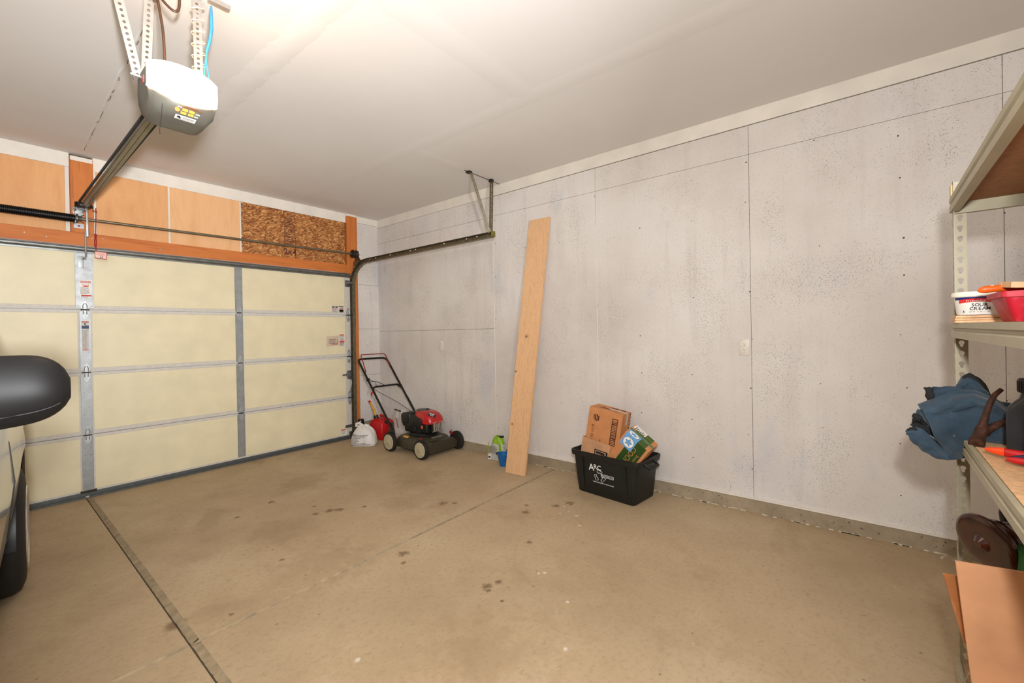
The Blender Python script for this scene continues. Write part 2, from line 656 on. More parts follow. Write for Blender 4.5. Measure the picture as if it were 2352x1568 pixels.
JEDGE = P('joint_edge', (150, 132, 104), .85, var=.12, scale=18)


def slab(x0, x1, y0, y1, cx0, cx1, cy0, cy1):
    """a slab top with sloped tooled edges (c.. = width of the slope on that side)"""
    zt, zl, zb = 0.0, -0.010, -0.03
    rnd = random.Random(int(x0 * 100 + y0 * 10))
    T = [(x0 + cx0, y0 + cy0), (x1 - cx1, y0 + cy0), (x1 - cx1, y1 - cy1), (x0 + cx0, y1 - cy1)]
    Bm = [(x0, y0), (x1, y0), (x1, y1), (x0, y1)]
    mb = MB()
    mb.face([V((*p, zt)) for p in T])
    for i in range(4):
        j = (i + 1) % 4
        mb.face([V((*Bm[i], zb)), V((*Bm[j], zb)), V((*Bm[j], zl - .001)), V((*Bm[i], zl - .001))])
    sl = mb.build('slab', FLOOR, fl, 0)
    mb = MB()
    for i in range(4):
        j = (i + 1) % 4
        if (V(Bm[i]) - V(T[i])).length < 1e-6 and (V(Bm[j]) - V(T[j])).length < 1e-6:
            continue
        k = max(2, int((V(Bm[j]) - V(Bm[i])).length / .02))
        p = V((T[j][0] - T[i][0], T[j][1] - T[i][1], 0)).normalized()
        q = V((-p.y, p.x, 0))
        pa = None
        for c in range(k + 1):
            f_ = c / k
            jit_ = q * rnd.uniform(-.0012, .0012)
            A = V((*Bm[i], zl)).lerp(V((*Bm[j], zl)), f_) + jit_
            B = V((*T[i], zt)).lerp(V((*T[j], zt)), f_)
            if pa:
                mb.face([pa[0], A, B, pa[1]])
            pa = (A, B)
    mb.build('tooled_edge', JEDGE, sl, 60, True)


slab(XL, JX - .004, JY + .0032, .5, 0, .004, .007, 0)
slab(JX + .003, XR + .05, JY + .0032, .5, .030, 0, .007, 0)
slab(XL, JX - .004, YB, JY - .0032, 0, .004, 0, .009)
slab(JX + .003, XR + .05, YB, JY - .0032, .030, 0, 0, .009)

# ceiling: drywall with taped joints
ce = root('ceiling', (0, -3.2, HC))
MB().bb(XL - .1, XR + .15, YB - .1, .3, HC, HC + .1).build('drywall', CEIL, ce, 0)


def tape(x0, y0, x1, y1, w, t=0.0016, wob=0.004, seed=1):
    rnd = random.Random(seed)
    d = V((x1 - x0, y1 - y0, 0))
    L = d.length
    d.normalize()
    nrm = V((-d.y, d.x, 0))
    mb = MB()
    k = int(L / 0.03)
    rows = []
    for i in range(k + 1):
        c = V((x0, y0, HC)) + d * (L * i / k) + nrm * rnd.uniform(-wob, wob) * .4
        a, b = w / 2 + rnd.uniform(-wob, wob), w / 2 + rnd.uniform(-wob, wob)
        rows.append([mb.bm.verts.new(c + nrm * p + V((0, 0, -z))) for p, z in ((-a - .05, 0), (-a, t), (b, t), (b + .05, 0))])
    for i in range(k):
        for j in range(3):
            mb.bm.faces.new((rows[i][j], rows[i][j + 1], rows[i + 1][j + 1], rows[i + 1][j]))
    return mb.build('tape_joint', CEIL, ce, 30)


tape(0.50, -0.1, 0.50, YB, .045, .0055, .010, 2)
tape(1.79, -0.0, 1.79, YB, .05, .0018, .003, 3)
tape(0.50, -3.41, 1.79, -3.41, .08, .0016, .004, 4)
tape(1.79, -2.16, 2.40, -2.16, .05, .0014, .004, 5)
tape(-0.3, -2.75, 0.50, -2.77, .05, .0012, .003, 6)
# cracked ridge of tape above the rail
mb = MB()
rnd = random.Random(11)
prev = None
for i in range(110):
    y = -0.12 - i * .05
    x = 0.005 - .035 * (i / 50) + rnd.uniform(-.004, .004)
    a = [mb.bm.verts.new((x + p, y, HC - z)) for p, z in ((-.016, 0), (-.006, .004 + rnd.random() * .003), (.004 + rnd.random() * .004, .001), (.016, 0))]
    if prev:
        for j in range(3):
            mb.bm.faces.new((prev[j], prev[j + 1], a[j + 1], a[j]))
    prev = a
mb.build('cracked_tape', CEIL, ce, 20)
mb = MB()
pts = [(0.004 - .035 * (i / 50) + rnd.uniform(-.003, .003), -0.12 - i * .05, HC - .0035) for i in range(110)]
for a, b in zip(pts[:-1], pts[1:]):
    if rnd.random() < .62:
        w = .0012 + rnd.random() * .0012
        mb.face([V(a) + V((-w, 0, -.004)), V(a) + V((w, 0, -.004)), V(b) + V((w, 0, -.004)), V(b) + V((-w, 0, -.004))])
mb.build('crack', P('crack_line', (136, 124, 112), .9), ce, 0)  # darker broken line along the cracked tape

# right wall: painted boards on a dark backing
wr = root('wall_right', (XR, -3, 0))
MB().bb(XR + .012, XR + .15, YB - .1, YF + .3, -.1, HC + .05).build('backing', P('board_gap', (70, 62, 54), .9), wr, 0)
g = .0022
ys = [YF, -2.052, -3.287, -4.522, -5.757, -6.7]
for i in range(1, 5):
    a, b = ys[i] - g * .6, ys[i + 1] + g * .6
    MB().bb(XR, XR + .011, a, b, .10, 2.612 - g).build('wall_panel', WALL, wr, 0)
    MB().bb(XR, XR + .011, a, b, 2.612 + g * .2, 2.822 - g).build('wall_panel', WALL, wr, 0)
a, b = ys[0], ys[1] + g * .4
for z0, z1 in ((.10, 1.384), (1.387, 2.602), (2.605, 2.822)):
    MB().bb(XR - .004, XR + .011, a, b, z0, z1).build('wall_panel', WALL, wr, 0)
MB().bb(XR - .0045, XR + .011, ys[1] - .004, ys[1] + .0005, .1, 2.6).build('caulk_line', TRIMW, wr, 0)
MB().bb(XR - .0012, XR + .011, ys[2] - .003, ys[2] + .003, .1, 2.3).build('caulk_line', TRIMW, wr, 0)
t = struct(MB().bb(XR - .006, XR + .05, YB, YF, 2.825, HC + .01).build('trim_1', TRIMW, None, 0))
# nail heads rusting through the paint
mb = MB()
rnd = random.Random(5)
for yy in [-.4, -.82, -1.23, -1.64, -2.07, -2.48, -2.89, -3.30, -3.7, -4.11, -4.51, -4.93, -5.34, -5.74]:
    for zz in [.3, .62, .95, 1.25, 1.6, 1.92, 2.25, 2.55]:
        if rnd.random() < .62:
            c = V((XR - (.0046 if yy > -2.05 else .0006), yy + rnd.uniform(-.02, .02), zz + rnd.uniform(-.06, .06)))
            r = rnd.uniform(.003, .0055)
            mb.face([c + V((0, math.cos(k) * r, math.sin(k) * r)) for k in (0, 1.05, 2.1, 3.14, 4.19, 5.24)])
mb.build('nail_heads', P('rusty_nail', (72, 50, 36), .8), wr, 0)['kind'] = 'stuff'
# concrete curb under the wall
bs = root('baseboard_right', (XR, -3, 0))
MB().bb(XR - .020, XR + .1, YB, YF - .0, -.02, .097, .004).build('curb', CURB, bs, 0)
MB().bb(XR - .026, XR + .05, YB, YF - .02, .097, .106, .002).build('paint_ledge', TRIMW, bs, 0)
mb = MB()
rnd = random.Random(8)
for i in range(70):
    y = -2.4 - rnd.random() * 3.2
    mb.box((XR - .022, y, .001 + rnd.random() * .003), (.006, .01 + rnd.random() * .05, .004 + rnd.random() * .004))
mb.build('mortar_smears', P('pale_mortar', (206, 196, 176), .9), bs, 0)['kind'] = 'stuff'

# garage door wall
wf = root('wall_front', (0, YF, 0))
mb = MB()
mb.bb(XL - .1, -2.5, YF + .012, YF + .16, -.1, HC + .05)
mb.bb(2.5, XR + .05, YF + .012, YF + .16, -.1, HC + .05)
mb.bb(-2.5, 2.5, YF + .012, YF + .16, 2.17, HC + .05)
mb.build('backing', P('framing_gap', (92, 70, 48), .9), wf, 0)
for (x0, x1, mt, nm) in ((-2.47, -1.20, PLY, 'plywood_panel'), (-1.19, -.095, PLY2, 'plywood_panel'), (.098, .606, PLY2, 'plywood_panel'), (.622, 1.232, PLY, 'plywood_panel'), (1.246, 2.465, OSB, 'osb_panel')):
    MB().bb(x0, x1, YF, YF + .011, 2.262, 2.822).build(nm, mt, wf, 0)
for (x0, x1) in ((-.094, -.068), (.0765, .097), (.6065, .6215), (1.2325, 1.2455)):
    MB().bb(x0, x1, YF + .001, YF + .011, 2.262, 2.822).build('painted_seam', TRIMW, wf, 0)
for (x0, x1) in ((-2.47, -.067), (.078, 2.478)):
    MB().bb(x0, x1, YF - .010, YF + .02, 2.816, HC + .01, .003).build('top_board', TRIMW, wf, 0)
MB().bb(-.066, .0765, YF - .038, YF + .012, 2.262, 2.905, .003).build('spring_pad', FIRV, wf, 0)
MB().bb(-.064, .074, YF - .0385, YF + .01, 2.872, 2.91, .002).build('paint_smear', TRIMW, wf, 0)
MB().bb(-2.47, 2.478, YF - .038, YF + .05, 2.155, 2.263, .003).build('header_board', FIR, wf, 0)
MB().bb(2.479, 2.622, YF - .038, YF + .03, 0, 2.905, .003).build('jamb_board', FIRV, wf, 0)
MB().bb(2.479, 2.622, YF - .03, YF + .03, 2.905, HC + .01, .002).build('jamb_top', TRIMW, wf, 0)
MB().bb(-2.622, -2.479, YF - .038, YF + .03, 0, 2.905, .003).build('jamb_board', FIRV, wf, 0)
for z0, z1 in ((.165, .792), (.795, 1.420), (1.423, 2.018), (2.021, 2.846), (2.849, HC + .01)):
    MB().bb(2.623, XR + .01, YF, YF + .011, z0, z1).build('wall_panel', WALL2 if z1 < 2.9 else TRIMW, wf, 0)
MB().bb(XL, -2.623, YF, YF + .011, .165, HC).build('wall_panel', WALL2, wf, 0)
MB().bb(2.50, XR, YF - .006, YF + .15, -.02, .155, .004).build('curb', CURB, wf, 0)
# nails in the header board
mb = MB()
for x in (-.33, -.21, .06, .13, .53, .62, 1.02, 1.66, 2.2):
    mb.cyl((x, YF - .041, 2.215 + .02 * math.sin(x * 9)), (x, YF - .037, 2.215 + .02 * math.sin(x * 9)), .0045, 8)
mb.build('nail_heads', GALVB, wf, 30)['kind'] = 'stuff'
# mill stamp printed on the sheathing
sx = 1.762
bars(wf, 'mill_stamp', (sx, YF, 2.54), X, Z, [(-.064, -.27, -.060, .27), (.060, -.27, .064, .27), (-.06, .085, .06, .094), (-.06, .0, .06, .008)] +
     [(-.055 + .0, y0, -.055 + L, y0 + .008) for y0, L in ((.19, .10), (.172, .08), (.155, .107), (.137, .09), (.12, .1), (.103, .07), (-.02, .1), (-.037, .08), (-.06, .105), (-.077, .1), (-.095, .09), (-.112, .104))], P('stamp_ink', (84, 40, 26), .7))
text('SEI', P('stamp_ink', (84, 40, 26)), wf, (sx + .022, YF, 2.585), X, Z, .042, 'mill_stamp', bold=.02)
text('2x4', P('stamp_ink', (84, 40, 26)), wf, (sx, YF, 2.335), X, Z, .07, 'mill_stamp', bold=.02)
mb = MB()
for cx, cz, r in ((sx - .035, 2.585, .022), (sx, 2.77, .026)):
    mb.grid(lambda a, b: (cx + math.cos(a * 2 * math.pi) * (r - .005 * b), YF - .0006, cz + math.sin(a * 2 * math.pi) * (r - .005 * b)), 20, 2, 0, True)
mb.build('mill_stamp', P('stamp_ink', (84, 40, 26)), wf, 0)
# the sides of the garage the photograph does not show
struct(MB().bb(XL - .1, XL, YB, .2, 0, HC).build('wall_left', TRIMW, None, 0))
struct(MB().bb(XL - .1, XR + .1, YB - .1, YB, 0, HC).build('wall_back', TRIMW, None, 0))

# ------------------------------------------------------------------ the sectional door
dr = root('door_1', (0, 0, 0))
HS = 2.134 / 4
bays = [(-2.405, -1.215), (-1.145, -.045), (.045, 1.143), (1.213, 2.398)]
for k in range(4):
    z0 = k * HS + (.03 if k == 0 else .0015)
    z1 = (k + 1) * HS - .0015
    mb = MB()
    mb.bb(-2.475, 2.475, .004, .05, z0, z1)
    # rails along the top and bottom of the section, stepped
    mb.bb(-2.475, 2.475, .0005, .01, z0, z0 + .034, .001)
    mb.bb(-2.475, 2.475, .0005, .01, z1 - .024, z1, .001)
    mb.bb(-2.475, 2.475, -.003, .01, z0 + .004, z0 + .020, .0015)
    sec = mb.build('door_section', DOORW, dr, 0)
    for (a, b) in bays:
        MB().bb(a, b, .0022, .012, z0 + .035, z1 - .025, .001).build('insulation_panel', CREAM, sec, 0)


def stile(xc, w, k, mat=STILE):
    z0, z1 = k * HS + (.07 if k == 0 else .012), (k + 1) * HS - .01
    mb = MB()
    mb.bb(xc - w / 2, xc + w / 2, -.006, .004, z0, z1, .0015)
    mb.bb(xc - w / 2 - .0015, xc - w / 2 + .002, -.009, .004, z0, z1)
    mb.bb(xc + w / 2 - .002, xc + w / 2 + .0015, -.009, .004, z0, z1)
    s_ = mb.build('stile', mat, dr, 0)
    mb = MB()
    for zz in (z0 + .16, z0 + .22, z1 - .16, z1 - .1):
        for dx in (-.016, .016):
            mb.cyl((xc + dx, -.0075, zz), (xc + dx, -.005, zz), .0035, 8)
    mb.build('rivets', GALVD, s_, 30)
    return s_


for k in range(4):
    stile(-1.18, .066, k)
    stile(1.178, .066, k)
    if k < 3:
        stile(.001, .066, k)
    for xs in (-2.438, 2.438):
        mb = MB()
        mb.bb(xs - .037, xs + .037, -.002, .01, k * HS + (.05 if k == 0 else .002), (k + 1) * HS - .002, .001)
        mb.build('end_stile', DOORW, dr, 0)
# wide operator plate on the middle of the top section
st = MB().bb(-.052, .055, -.008, .004, 1.615, 2.084, .0015)
st.bb(-.054, -.049, -.012, .004, 1.615, 2.084)
st.bb(.052, .057, -.012, .004, 1.615, 2.084)
plate = st.build('operator_plate', GALVB, dr, 0)
mb = MB()
for a, b in ((-.038, 1.63), (.042, 1.63)):
    mb.cyl((a, -.011, b), (a, -.007, b), .006, 10)
mb.build('bolts', GALVD, plate, 30)


def hinge(xc, zc, s=1.0, roller=False):
    """pointed leaf with two pressed ribs above the knuckle and two below"""
    y0 = -.007
    mb = MB()
    up = [(-.019, 0), (.019, 0), (.021, .025), (.016, .05), (.008, .07), (-.008, .07), (-.016, .05), (-.021, .025)]
    mb.prism([(a * s, b * s) for a, b in up], (xc, y0, zc + .006), X, Z, .006)
    mb.prism([(a * s, -b * s) for a, b in up][::-1], (xc, y0, zc - .006), X, Z, .006)
    h = mb.build('hinge', GALV, dr, 30)
    mb = MB()
    for sx_ in (-1, 1):
        mb.tube([(xc + sx_ * .013 * s, y0 - .006, zc + .008), (xc + sx_ * .013 * s, y0 - .008, zc + .034 * s), (xc + sx_ * .005 * s, y0 - .004, zc + .055 * s)], .0042, 6)
        mb.tube([(xc + sx_ * .011 * s, y0 - .004, zc - .008), (xc + sx_ * .011 * s, y0 - .006, zc - .03 * s), (xc + sx_ * .010 * s, y0 - .004, zc - .038 * s)], .0042, 6)
    mb.build('pressed_ribs', GALVB, h, 40)
    mb = MB().cyl((xc - .027 * s, y0 - .006, zc), (xc + .027 * s, y0 - .006, zc), .0045, 8)
    mb.build('hinge_pin', DARKM, h, 40)
    mb = MB()
    for dz in (.022, .078, -.022, -.064):
        mb.cyl((xc, y0 - .009, zc + dz * s), (xc, y0 - .002, zc + dz * s), .0055, 6)
    mb.build('hinge_screws', GALVB, h, 40)
    if roller:
        d = 1 if xc > 0 else -1
        MB().cyl((xc - .005 * d, y0 - .022, zc), (xc + .062 * d, -.046, zc), .0055, 8).build('roller_axle', DARKM, h, 40)


for zc in (HS, 2 * HS, 3 * HS):
    for xc in (-1.18, .001, 1.178):
        hinge(xc, zc, 1.0)
    for xc in (-2.44, 2.44):
        hinge(xc, zc, 1.12, True)
# folded strut along the top, aluminium retainer and rubber along the bottom
MB().prism([(0, 0), (-.012, 0), (-.014, .012), (-.046, .016), (-.052, .022), (-.052, .034), (-.046, .040), (-.014, .043), (-.012, .056), (0, .056)], (-2.475, .003, 2.085), Y, Z, 4.95).build('strut', GALVD, dr, 30)
MB().bb(-2.475, 2.475, -.012, .05, .018, .05, .004).build('bottom_retainer', SEAL, dr, 0)
for a, b in ((-2.475, -.026), (.010, 2.475)):
    MB().bb(a, b, -.011, .05, .001, .0178).build('retainer_lip', SEAL, dr, 0)
rb = MB()
for a, b in ((-2.475, -.03), (.014, 2.475)):
    rb.tube([(a, .02, .009), (b, .02, .009)], .012, 8)
rb.build('rubber_seal', BLACKP, dr, 40)
# bottom bracket under the middle stile, pull bracket on the operator plate
MB().bb(-.05, .05, -.018, -.006, .046, .066, .002).build('bottom_bracket', DARKM, dr, 0)
mb = MB()
mb.bb(-.035, .002, -.011, -.007, 1.955, 2.055, .001)
mb.bb(-.002, .002, -.03, -.007, 1.955, 2.055)
mb.cyl((-.012, -.03, 2.03), (.014, -.03, 2.03), .005, 8)
mb.build('arm_bracket', GALVB, dr, 30)
mb = MB()
mb.bb(2.405, 2.47, -.006, -.001, 1.965, 2.05, .002)
mb.prism([(0, 0), (-.06, .025), (-.06, .045), (0, .06)], (2.412, -.004, 1.98), Y, Z, .06)
mb.bb(2.405, 2.50, -.055, -.045, 2.022, 2.03)
mb.build('top_roller_bracket', GALVD, dr, 0)
mb = MB()
mb.bb(2.375, 2.485, -.016, -.002, .150, .185, .002)
mb.bb(2.425, 2.488, -.014, -.002, .02, .095, .002)
mb.cyl((2.45, -.03, .055), (2.50, -.045, .055), .006, 8)
mb.build('bottom_roller_bracket', GALVD, dr, 0)
# inside slide lock and pull handle
mb = MB()
mb.bb(2.412, 2.468, -.014, -.002, .775, .885, .002)
mb.bb(2.405, 2.472, -.022, -.002, .80, .86, .003)
mb.bb(2.345, 2.47, -.018, -.010, .822, .842, .002)
lk = mb.build('slide_lock', GALVD, dr, 0)
MB().tube([(2.452, -.004, .77), (2.452, -.038, .762), (2.447, -.04, .69), (2.44, -.036, .62), (2.44, -.004, .612)], .007, 8).build('pull_handle', GALV, dr, 50)
# stickers
w1 = sticker(plate, 'warning_label', (.008, -.0085, 1.778), X, Z, .074, .15, WHITEP, label='white and red warning label')
o = V((.008, -.0092, 1.778))
bars(plate, 'label_print', o, X, Z, [(-.033, .052, .033, .068), (-.028, -.062, .036, -.050), (-.018, .018, .02, .020), (-.018, .018, -.016, .040), (.018, .018, .02, .040), (-.018, .038, .02, .040), (-.012, .02, .014, .03)], REDINK)
text('WARNING', WHITEINK, plate, o + Z * .06 + Y * -.0006, X, Z, .010, 'label_lettering', bold=.02)
fine_print(plate, o + Z * -.015, X, Z, .064, .06, 9, INKG)
fine_print(plate, o + Z * -.068, X, Z, .056, .01, 2, INK)
s2 = sticker(dr, 'safety_label', (.001, -.0065, 1.378), X, Z, .046, .255, GREYP, label='long white safety instructions label with blue band')
o = V((.001, -.0072, 1.378))
bars(dr, 'label_print', o, X, Z, [(-.022, .114, .022, .125)], P('orange_red_ink', (176, 64, 34)))
bars(dr, 'label_print', o, X, Z, [(-.022, .062, .022, .088)], P('navy_ink', (40, 54, 84)))
bars(dr, 'label_print', o, X, Z, [(-.008, .104, .004, .11), (-.006, .096, -.001, .106), (-.001, .092, .006, .099), (.004, .09, .01, .093)], INK)
fine_print(dr, o + Z * -.03, X, Z, .038, .16, 24, INKG)
bars(dr, 'label_print', o, X, Z, [(-.02, -.122, .02, -.118), (-.012, -.116, .014, -.113)], REDINK)
sticker(dr, 'maker_label', (2.305, .0019, 1.672), X, Z, .165, .085, GREYP, label='white label with small red and black print')
o = V((2.305, .0012, 1.672))
bars(dr, 'label_print', o, X, Z, [(.01, .03, .078, .041), (.02, -.038, .076, .0), (-.022, .018, -.004, .038), (-.042, .02, -.032, .038), (-.076, .02, -.052, .036)], INK)
text('Ohio Valley', REDINK, dr, o + X * .045 + Z * .017, X, Z, .012, 'label_lettering', bold=.03) if False else bars(dr, 'label_print', o, X, Z, [(.03, .011, .074, .022)], REDINK)
bars(dr, 'label_print', o, X, Z, [(.03, -.016, .074, -.004)], P('picture_blue', (120, 140, 156)))
fine_print(dr, o + X * -.035 + Z * .005, X, Z, .08, .024, 4, REDINK)
fine_print(dr, o + X * -.035 + Z * -.024, X, Z, .08, .03, 3, INKG)
n = NB('clear_pouch', .25)
n.col((196, 180, 156))
POUCH = n.mat
mb = MB().grid(lambda a, b: (2.145 + .165 * a, -.001 - .008 * math.sin(a * math.pi) * math.sin(b * math.pi) - .0015 * math.sin(a * 23 + b * 9), 1.205 + .125 * b + .01 * a), 14, 10)
mb.build('document_pouch', POUCH, dr, 50)
bars(dr, 'label_print', (2.235, -.011, 1.27), X, Z, [(-.03, -.04, .05, -.032), (.045, -.035, .05, .01), (-.05, .02, .03, .024)], REDINK)
fine_print(dr, (2.225, -.0105, 1.268), X, Z, .11, .06, 7, INKG)
sticker(dr, 'warning_label', (2.352, .0019, 1.278), X, Z, .07, .155, GREYP)
o = V((2.352, .0012, 1.278))
bars(dr, 'label_print', o, X, Z, [(-.03, .06, .03, .073), (-.032, -.03, .034, -.012), (-.018, .0, .018, .008)], REDINK)
bars(dr, 'label_print', o, X, Z, [(-.02, .02, .02, .023), (-.02, .045, .02, .048), (-.02, .02, -.017, .048), (.017, .02, .02, .048)], INKG)
fine_print(dr, o + Z * -.052, X, Z, .056, .03, 4, INK)
sticker(dr, 'warning_label', (2.352, .0019, .085), X, Z, .075, .105, WHITEP)
bars(dr, 'label_print', (2.352, .0012, .13), X, Z, [(-.036, -.006, .034, .006)], REDINK)
fine_print(dr, (2.352, .0012, .095), X, Z, .06, .045, 5, INKG)

# ------------------------------------------------------------------ door opener
DW = (0.0, -2.70, 2.31)
op = thing('garage_door_opener', (0, -2.70, 2.30), 'grey ceiling-hung garage door opener with glowing lamp cover and long rail to the door', 'door opener')
GREYH = P('opener_grey', (92, 89, 80), .45, var=.03)


def ring(y, hw, z0, z1, n_=28, e=3.2, flat=0.0):
    """superellipse outline of the opener in the plane y"""
    pts = []
    for i in range(n_):
        a = 2 * math.pi * i / n_
        c, s_ = math.cos(a), math.sin(a)
        x = hw * math.copysign(abs(c) ** (2 / e), c)
        z = (z0 + z1) / 2 + (z1 - z0) / 2 * math.copysign(abs(s_) ** (2 / e), s_)
        pts.append(V((x, y, z)))
    return pts


def loft(rings, caps=True):
    mb = MB()
    R = [[mb.bm.verts.new(p) for p in r] for r in rings]
    n_ = len(R[0])
    for a, b in zip(R[:-1], R[1:]):
        for k in range(n_):
            mb.bm.faces.new((a[k], a[(k + 1) % n_], b[(k + 1) % n_], b[k]))
    if caps:
        mb.bm.faces.new(R[0][::-1])
        mb.bm.faces.new(R[-1])
    return mb


# horizontal slices of the hanging body: bowed nose towards the lamp
def plan(z, hw, yb, ye, bow, n_=13):
    pts = [V((-hw * .86, yb, z)), V((-hw * .97, yb - .02, z)), V((-hw, (yb + ye) / 2, z))]
    for i in range(n_):
        t = -1 + 2 * i / (n_ - 1)
        pts.append(V((hw * t, ye - bow * (1 - abs(t) ** 2.2), z)))
    pts += [V((hw, (yb + ye) / 2, z)), V((hw * .97, yb - .02, z)), V((hw * .86, yb, z))]
    return pts


body = loft([plan(2.308, .070, -2.665, -2.775, .03), plan(2.318, .095, -2.645, -2.795, .045), plan(2.345, .114, -2.63, -2.812, .052), plan(2.385, .122, -2.62, -2.822, .056), plan(2.43, .124, -2.615, -2.815, .05),
             plan(2.50, .122, -2.615, -2.80, .045), plan(2.522, .112, -2.63, -2.79, .04)])
body.build('housing', GREYH, op, 40)
MB().bb(-.05, .05, -2.66, -2.60, 2.46, 2.515, .006).build('rail_socket', DARKM, op, 0)
n = NB('lit_lens', .3)
n.col((255, 246, 226))
n.b.inputs['Emission Color'].default_value = (1.0, 0.67, 0.40, 1)
n.b.inputs['Emission Strength'].default_value = LAMP_POWER
LENS = n.mat


def lens(a, b):
    t = -1 + 2 * a
    bow = 1 - abs(t) ** 2.2
    zt = 2.512 - .012 * abs(t) ** 3
    zb = 2.355 + .048 * abs(t) ** 2.0
    # wraps from the top of the housing over the bowed nose and down its front
    prof = [(.07, 1.0), (.05, 1.0), (.03, .985), (.006, .90), (0.0, .6), (0.002, .3), (.008, .08), (.02, 0.0)]
    k = b * (len(prof) - 1)
    i = min(int(k), len(prof) - 2)
    f_ = k - i
    d = prof[i][0] * (1 - f_) + prof[i + 1][0] * f_
    h = prof[i][1] * (1 - f_) + prof[i + 1][1] * f_
    return (.1265 * t, -2.830 - .06 * bow + d * (0.35 + .65 * (bow + .25)) * .9, zb + (zt + .012 - zb) * h)


MB().grid(lens, 25, 22, .002).build('lamp_cover', LENS, op, 60)
lab(bpy.data.objects['lamp_cover'], 'white glowing lamp cover')
# stickers on the underside and the side
uo = V((.0, -2.846, 2.362))
uu, uv = V((1, 0, 0)), V((0, -.62, .785)).normalized()
va, vb = V((0, -.664, .747)), V((0, -.96, .275))
na, nb2 = X.cross(va), X.cross(vb)
oa = V((.012, -2.852, 2.3315)) + na * .0025
obb = V((.004, -2.826, 2.3135)) + nb2 * .0035
sticker(op, 'notice_label', obb, X, vb, .074, .027, WHITEP, .0012, 'white notice label')
bars(op, 'label_print', obb + nb2 * .0014, X, vb, [(-.030, -.003, -.020, .009), (-.022, -.006, -.016, .004), (-.01, .003, .032, .006), (-.01, -.003, .032, -.001), (-.032, -.010, .032, -.008)], INK)
YELB = P('amber_buttons', (206, 150, 62), .5)
for a, b in ((-.016, .006), (.008, .006), (-.020, -.008), (.006, -.008)):
    MB().prism([(-.010, -.005), (.010, -.005), (.010, .005), (-.010, .005)], oa + X * a + va * b, X, va, .003).build('button', YELB, op, 0)
MB().prism(OCT(.009, 12), oa + X * -.043 + va * .001, X, va, .004).build('program_button', P('orange_button', (222, 140, 74)), op, 0)
for a, b in ((-.036, .014), (.030, .002), (.026, -.010)):
    MB().prism([(-.007, -.002), (.007, -.002), (.007, .002), (-.007, .002)], oa + X * a + va * b, X, va, .002).build('printed_mark', WHITEP, op, 0)
for q in ((-.038, .0165, .045, .0195), (-.02, .021, .03, .024)):
    bars(op, 'printed_mark', oa, X, va, [q], P('brown_print', (120, 70, 40)), .002)
sticker(op, 'red_sticker', (-.1238, -2.758, 2.452), -Y, Z, .022, .03, P('faded_red_sticker', (190, 84, 84)), .0015)

# rail: square tube with belt each side, runs to a bracket over the door
rail_z0, rail_z1 = 2.458, 2.49
RAIL0, RAIL1 = V((0, -.17, 2.462)), V((0, -2.62, 2.492))
ru = (RAIL1 - RAIL0)
RV = (Z - ru.normalized() * ru.normalized().z).normalized()
mb = MB()
mb.prism([(-.020, -.0165), (-.0012, -.0165), (-.0012, .016), (-.020, .016)], RAIL0, X, RV, ru.length)
mb.prism([(.0012, -.0165), (.020, -.0165), (.020, .016), (.0012, .016)], RAIL0, X, RV, ru.length)
mb.prism([(-.0015, -.010), (.0015, -.010), (.0015, .016), (-.0015, .016)], RAIL0, X, RV, ru.length)
mb.build('rail', P('rail_steel', (128, 120, 98), .38, .75), op, 0)
BELT = P('belt_rubber', (30, 27, 24), .7)
for sx_ in (-1, 1):
    mb = MB()
    N = 150
    xo = sx_ * (.036 if sx_ < 0 else .0265)
    mb.bb(xo - .004, xo + .004, -2.62, -.17, 2.472, 2.486)
    for i in range(N):
        y = -.17 - (i + .5) * 2.45 / N
        mb.bb(xo - .007, xo - .004, y - .004, y + .004, 2.472, 2.486)
    b_ = mb.build('drive_belt', BELT, op, 0)
mb = MB()
mb.box((0, -.13, 2.462), (.075, .09, .036), None, .006)
mb.cyl((-.03, -.11, 2.445), (-.03, -.11, 2.485), .030, 16)
mb.cyl((.03, -.16, 2.452), (.045, -.16, 2.452), .012, 10)
mb.build('end_pulley', BLACKM, op, 40)
mb = MB()
mb.bb(-.055, .012, .036, .042, 2.425, 2.475, .001)
mb.bb(-.05, -.046, -.10, .042, 2.430, 2.462)
mb.bb(.004, .008, -.10, .042, 2.430, 2.462)
mb.cyl((-.062, -.06, 2.447), (.02, -.06, 2.447), .006, 8)
mb.build('header_bracket', GALVB, op, 30)
mb = MB()
mb.bb(.008, .022, -.112, -.100, 2.21, 2.45, .002)
mb.prism([(-.006, 0), (.006, 0), (.006, .012), (-.006, .012)], (.004, -.098, 2.24), X, Y, -.001)
a0, a1 = V((.004, -.098, 2.25)), V((.004, -.036, 2.035))
mb.tube([a0, V((.004, -.096, 2.12)), V((.006, -.075, 2.045)), V((-.004, -.034, 2.03))], .0065, 8)
mb.cyl((-.004, -.1, 2.25), (.03, -.1, 2.25), .005, 8)
mb.build('door_arm', GALV, op, 30)

# perforated hanger angles
HG = P('hanger_steel', (150, 144, 138), .45, .35, var=.05)


def angle(parent, name, p0, p1, face, w=.034, pitch=.0225, hole=.0062, mat=HG, side=1, thick=.002):
    """perforated angle from p0 to p1; face = width direction of the front leg"""
    p0, p1, f_ = V(p0), V(p1), V(face).normalized()
    u = (p1 - p0)
    c = max(2, int(u.length / pitch))
    pt = u.length / c
    u.normalize()
    f_ = (f_ - u * f_.dot(u)).normalized()
    mb = MB()
    mb.perf(p0, u, f_, c, pt, w, OCT(hole), thick)
    s2_ = u.cross(f_) * side
    mb.perf(p0 - f_ * (w / 2) - s2_ * (w / 2) * -1, u, s2_, c, pt, w, OCT(hole * .7), thick)
    return mb.build(name, mat, parent, 0)


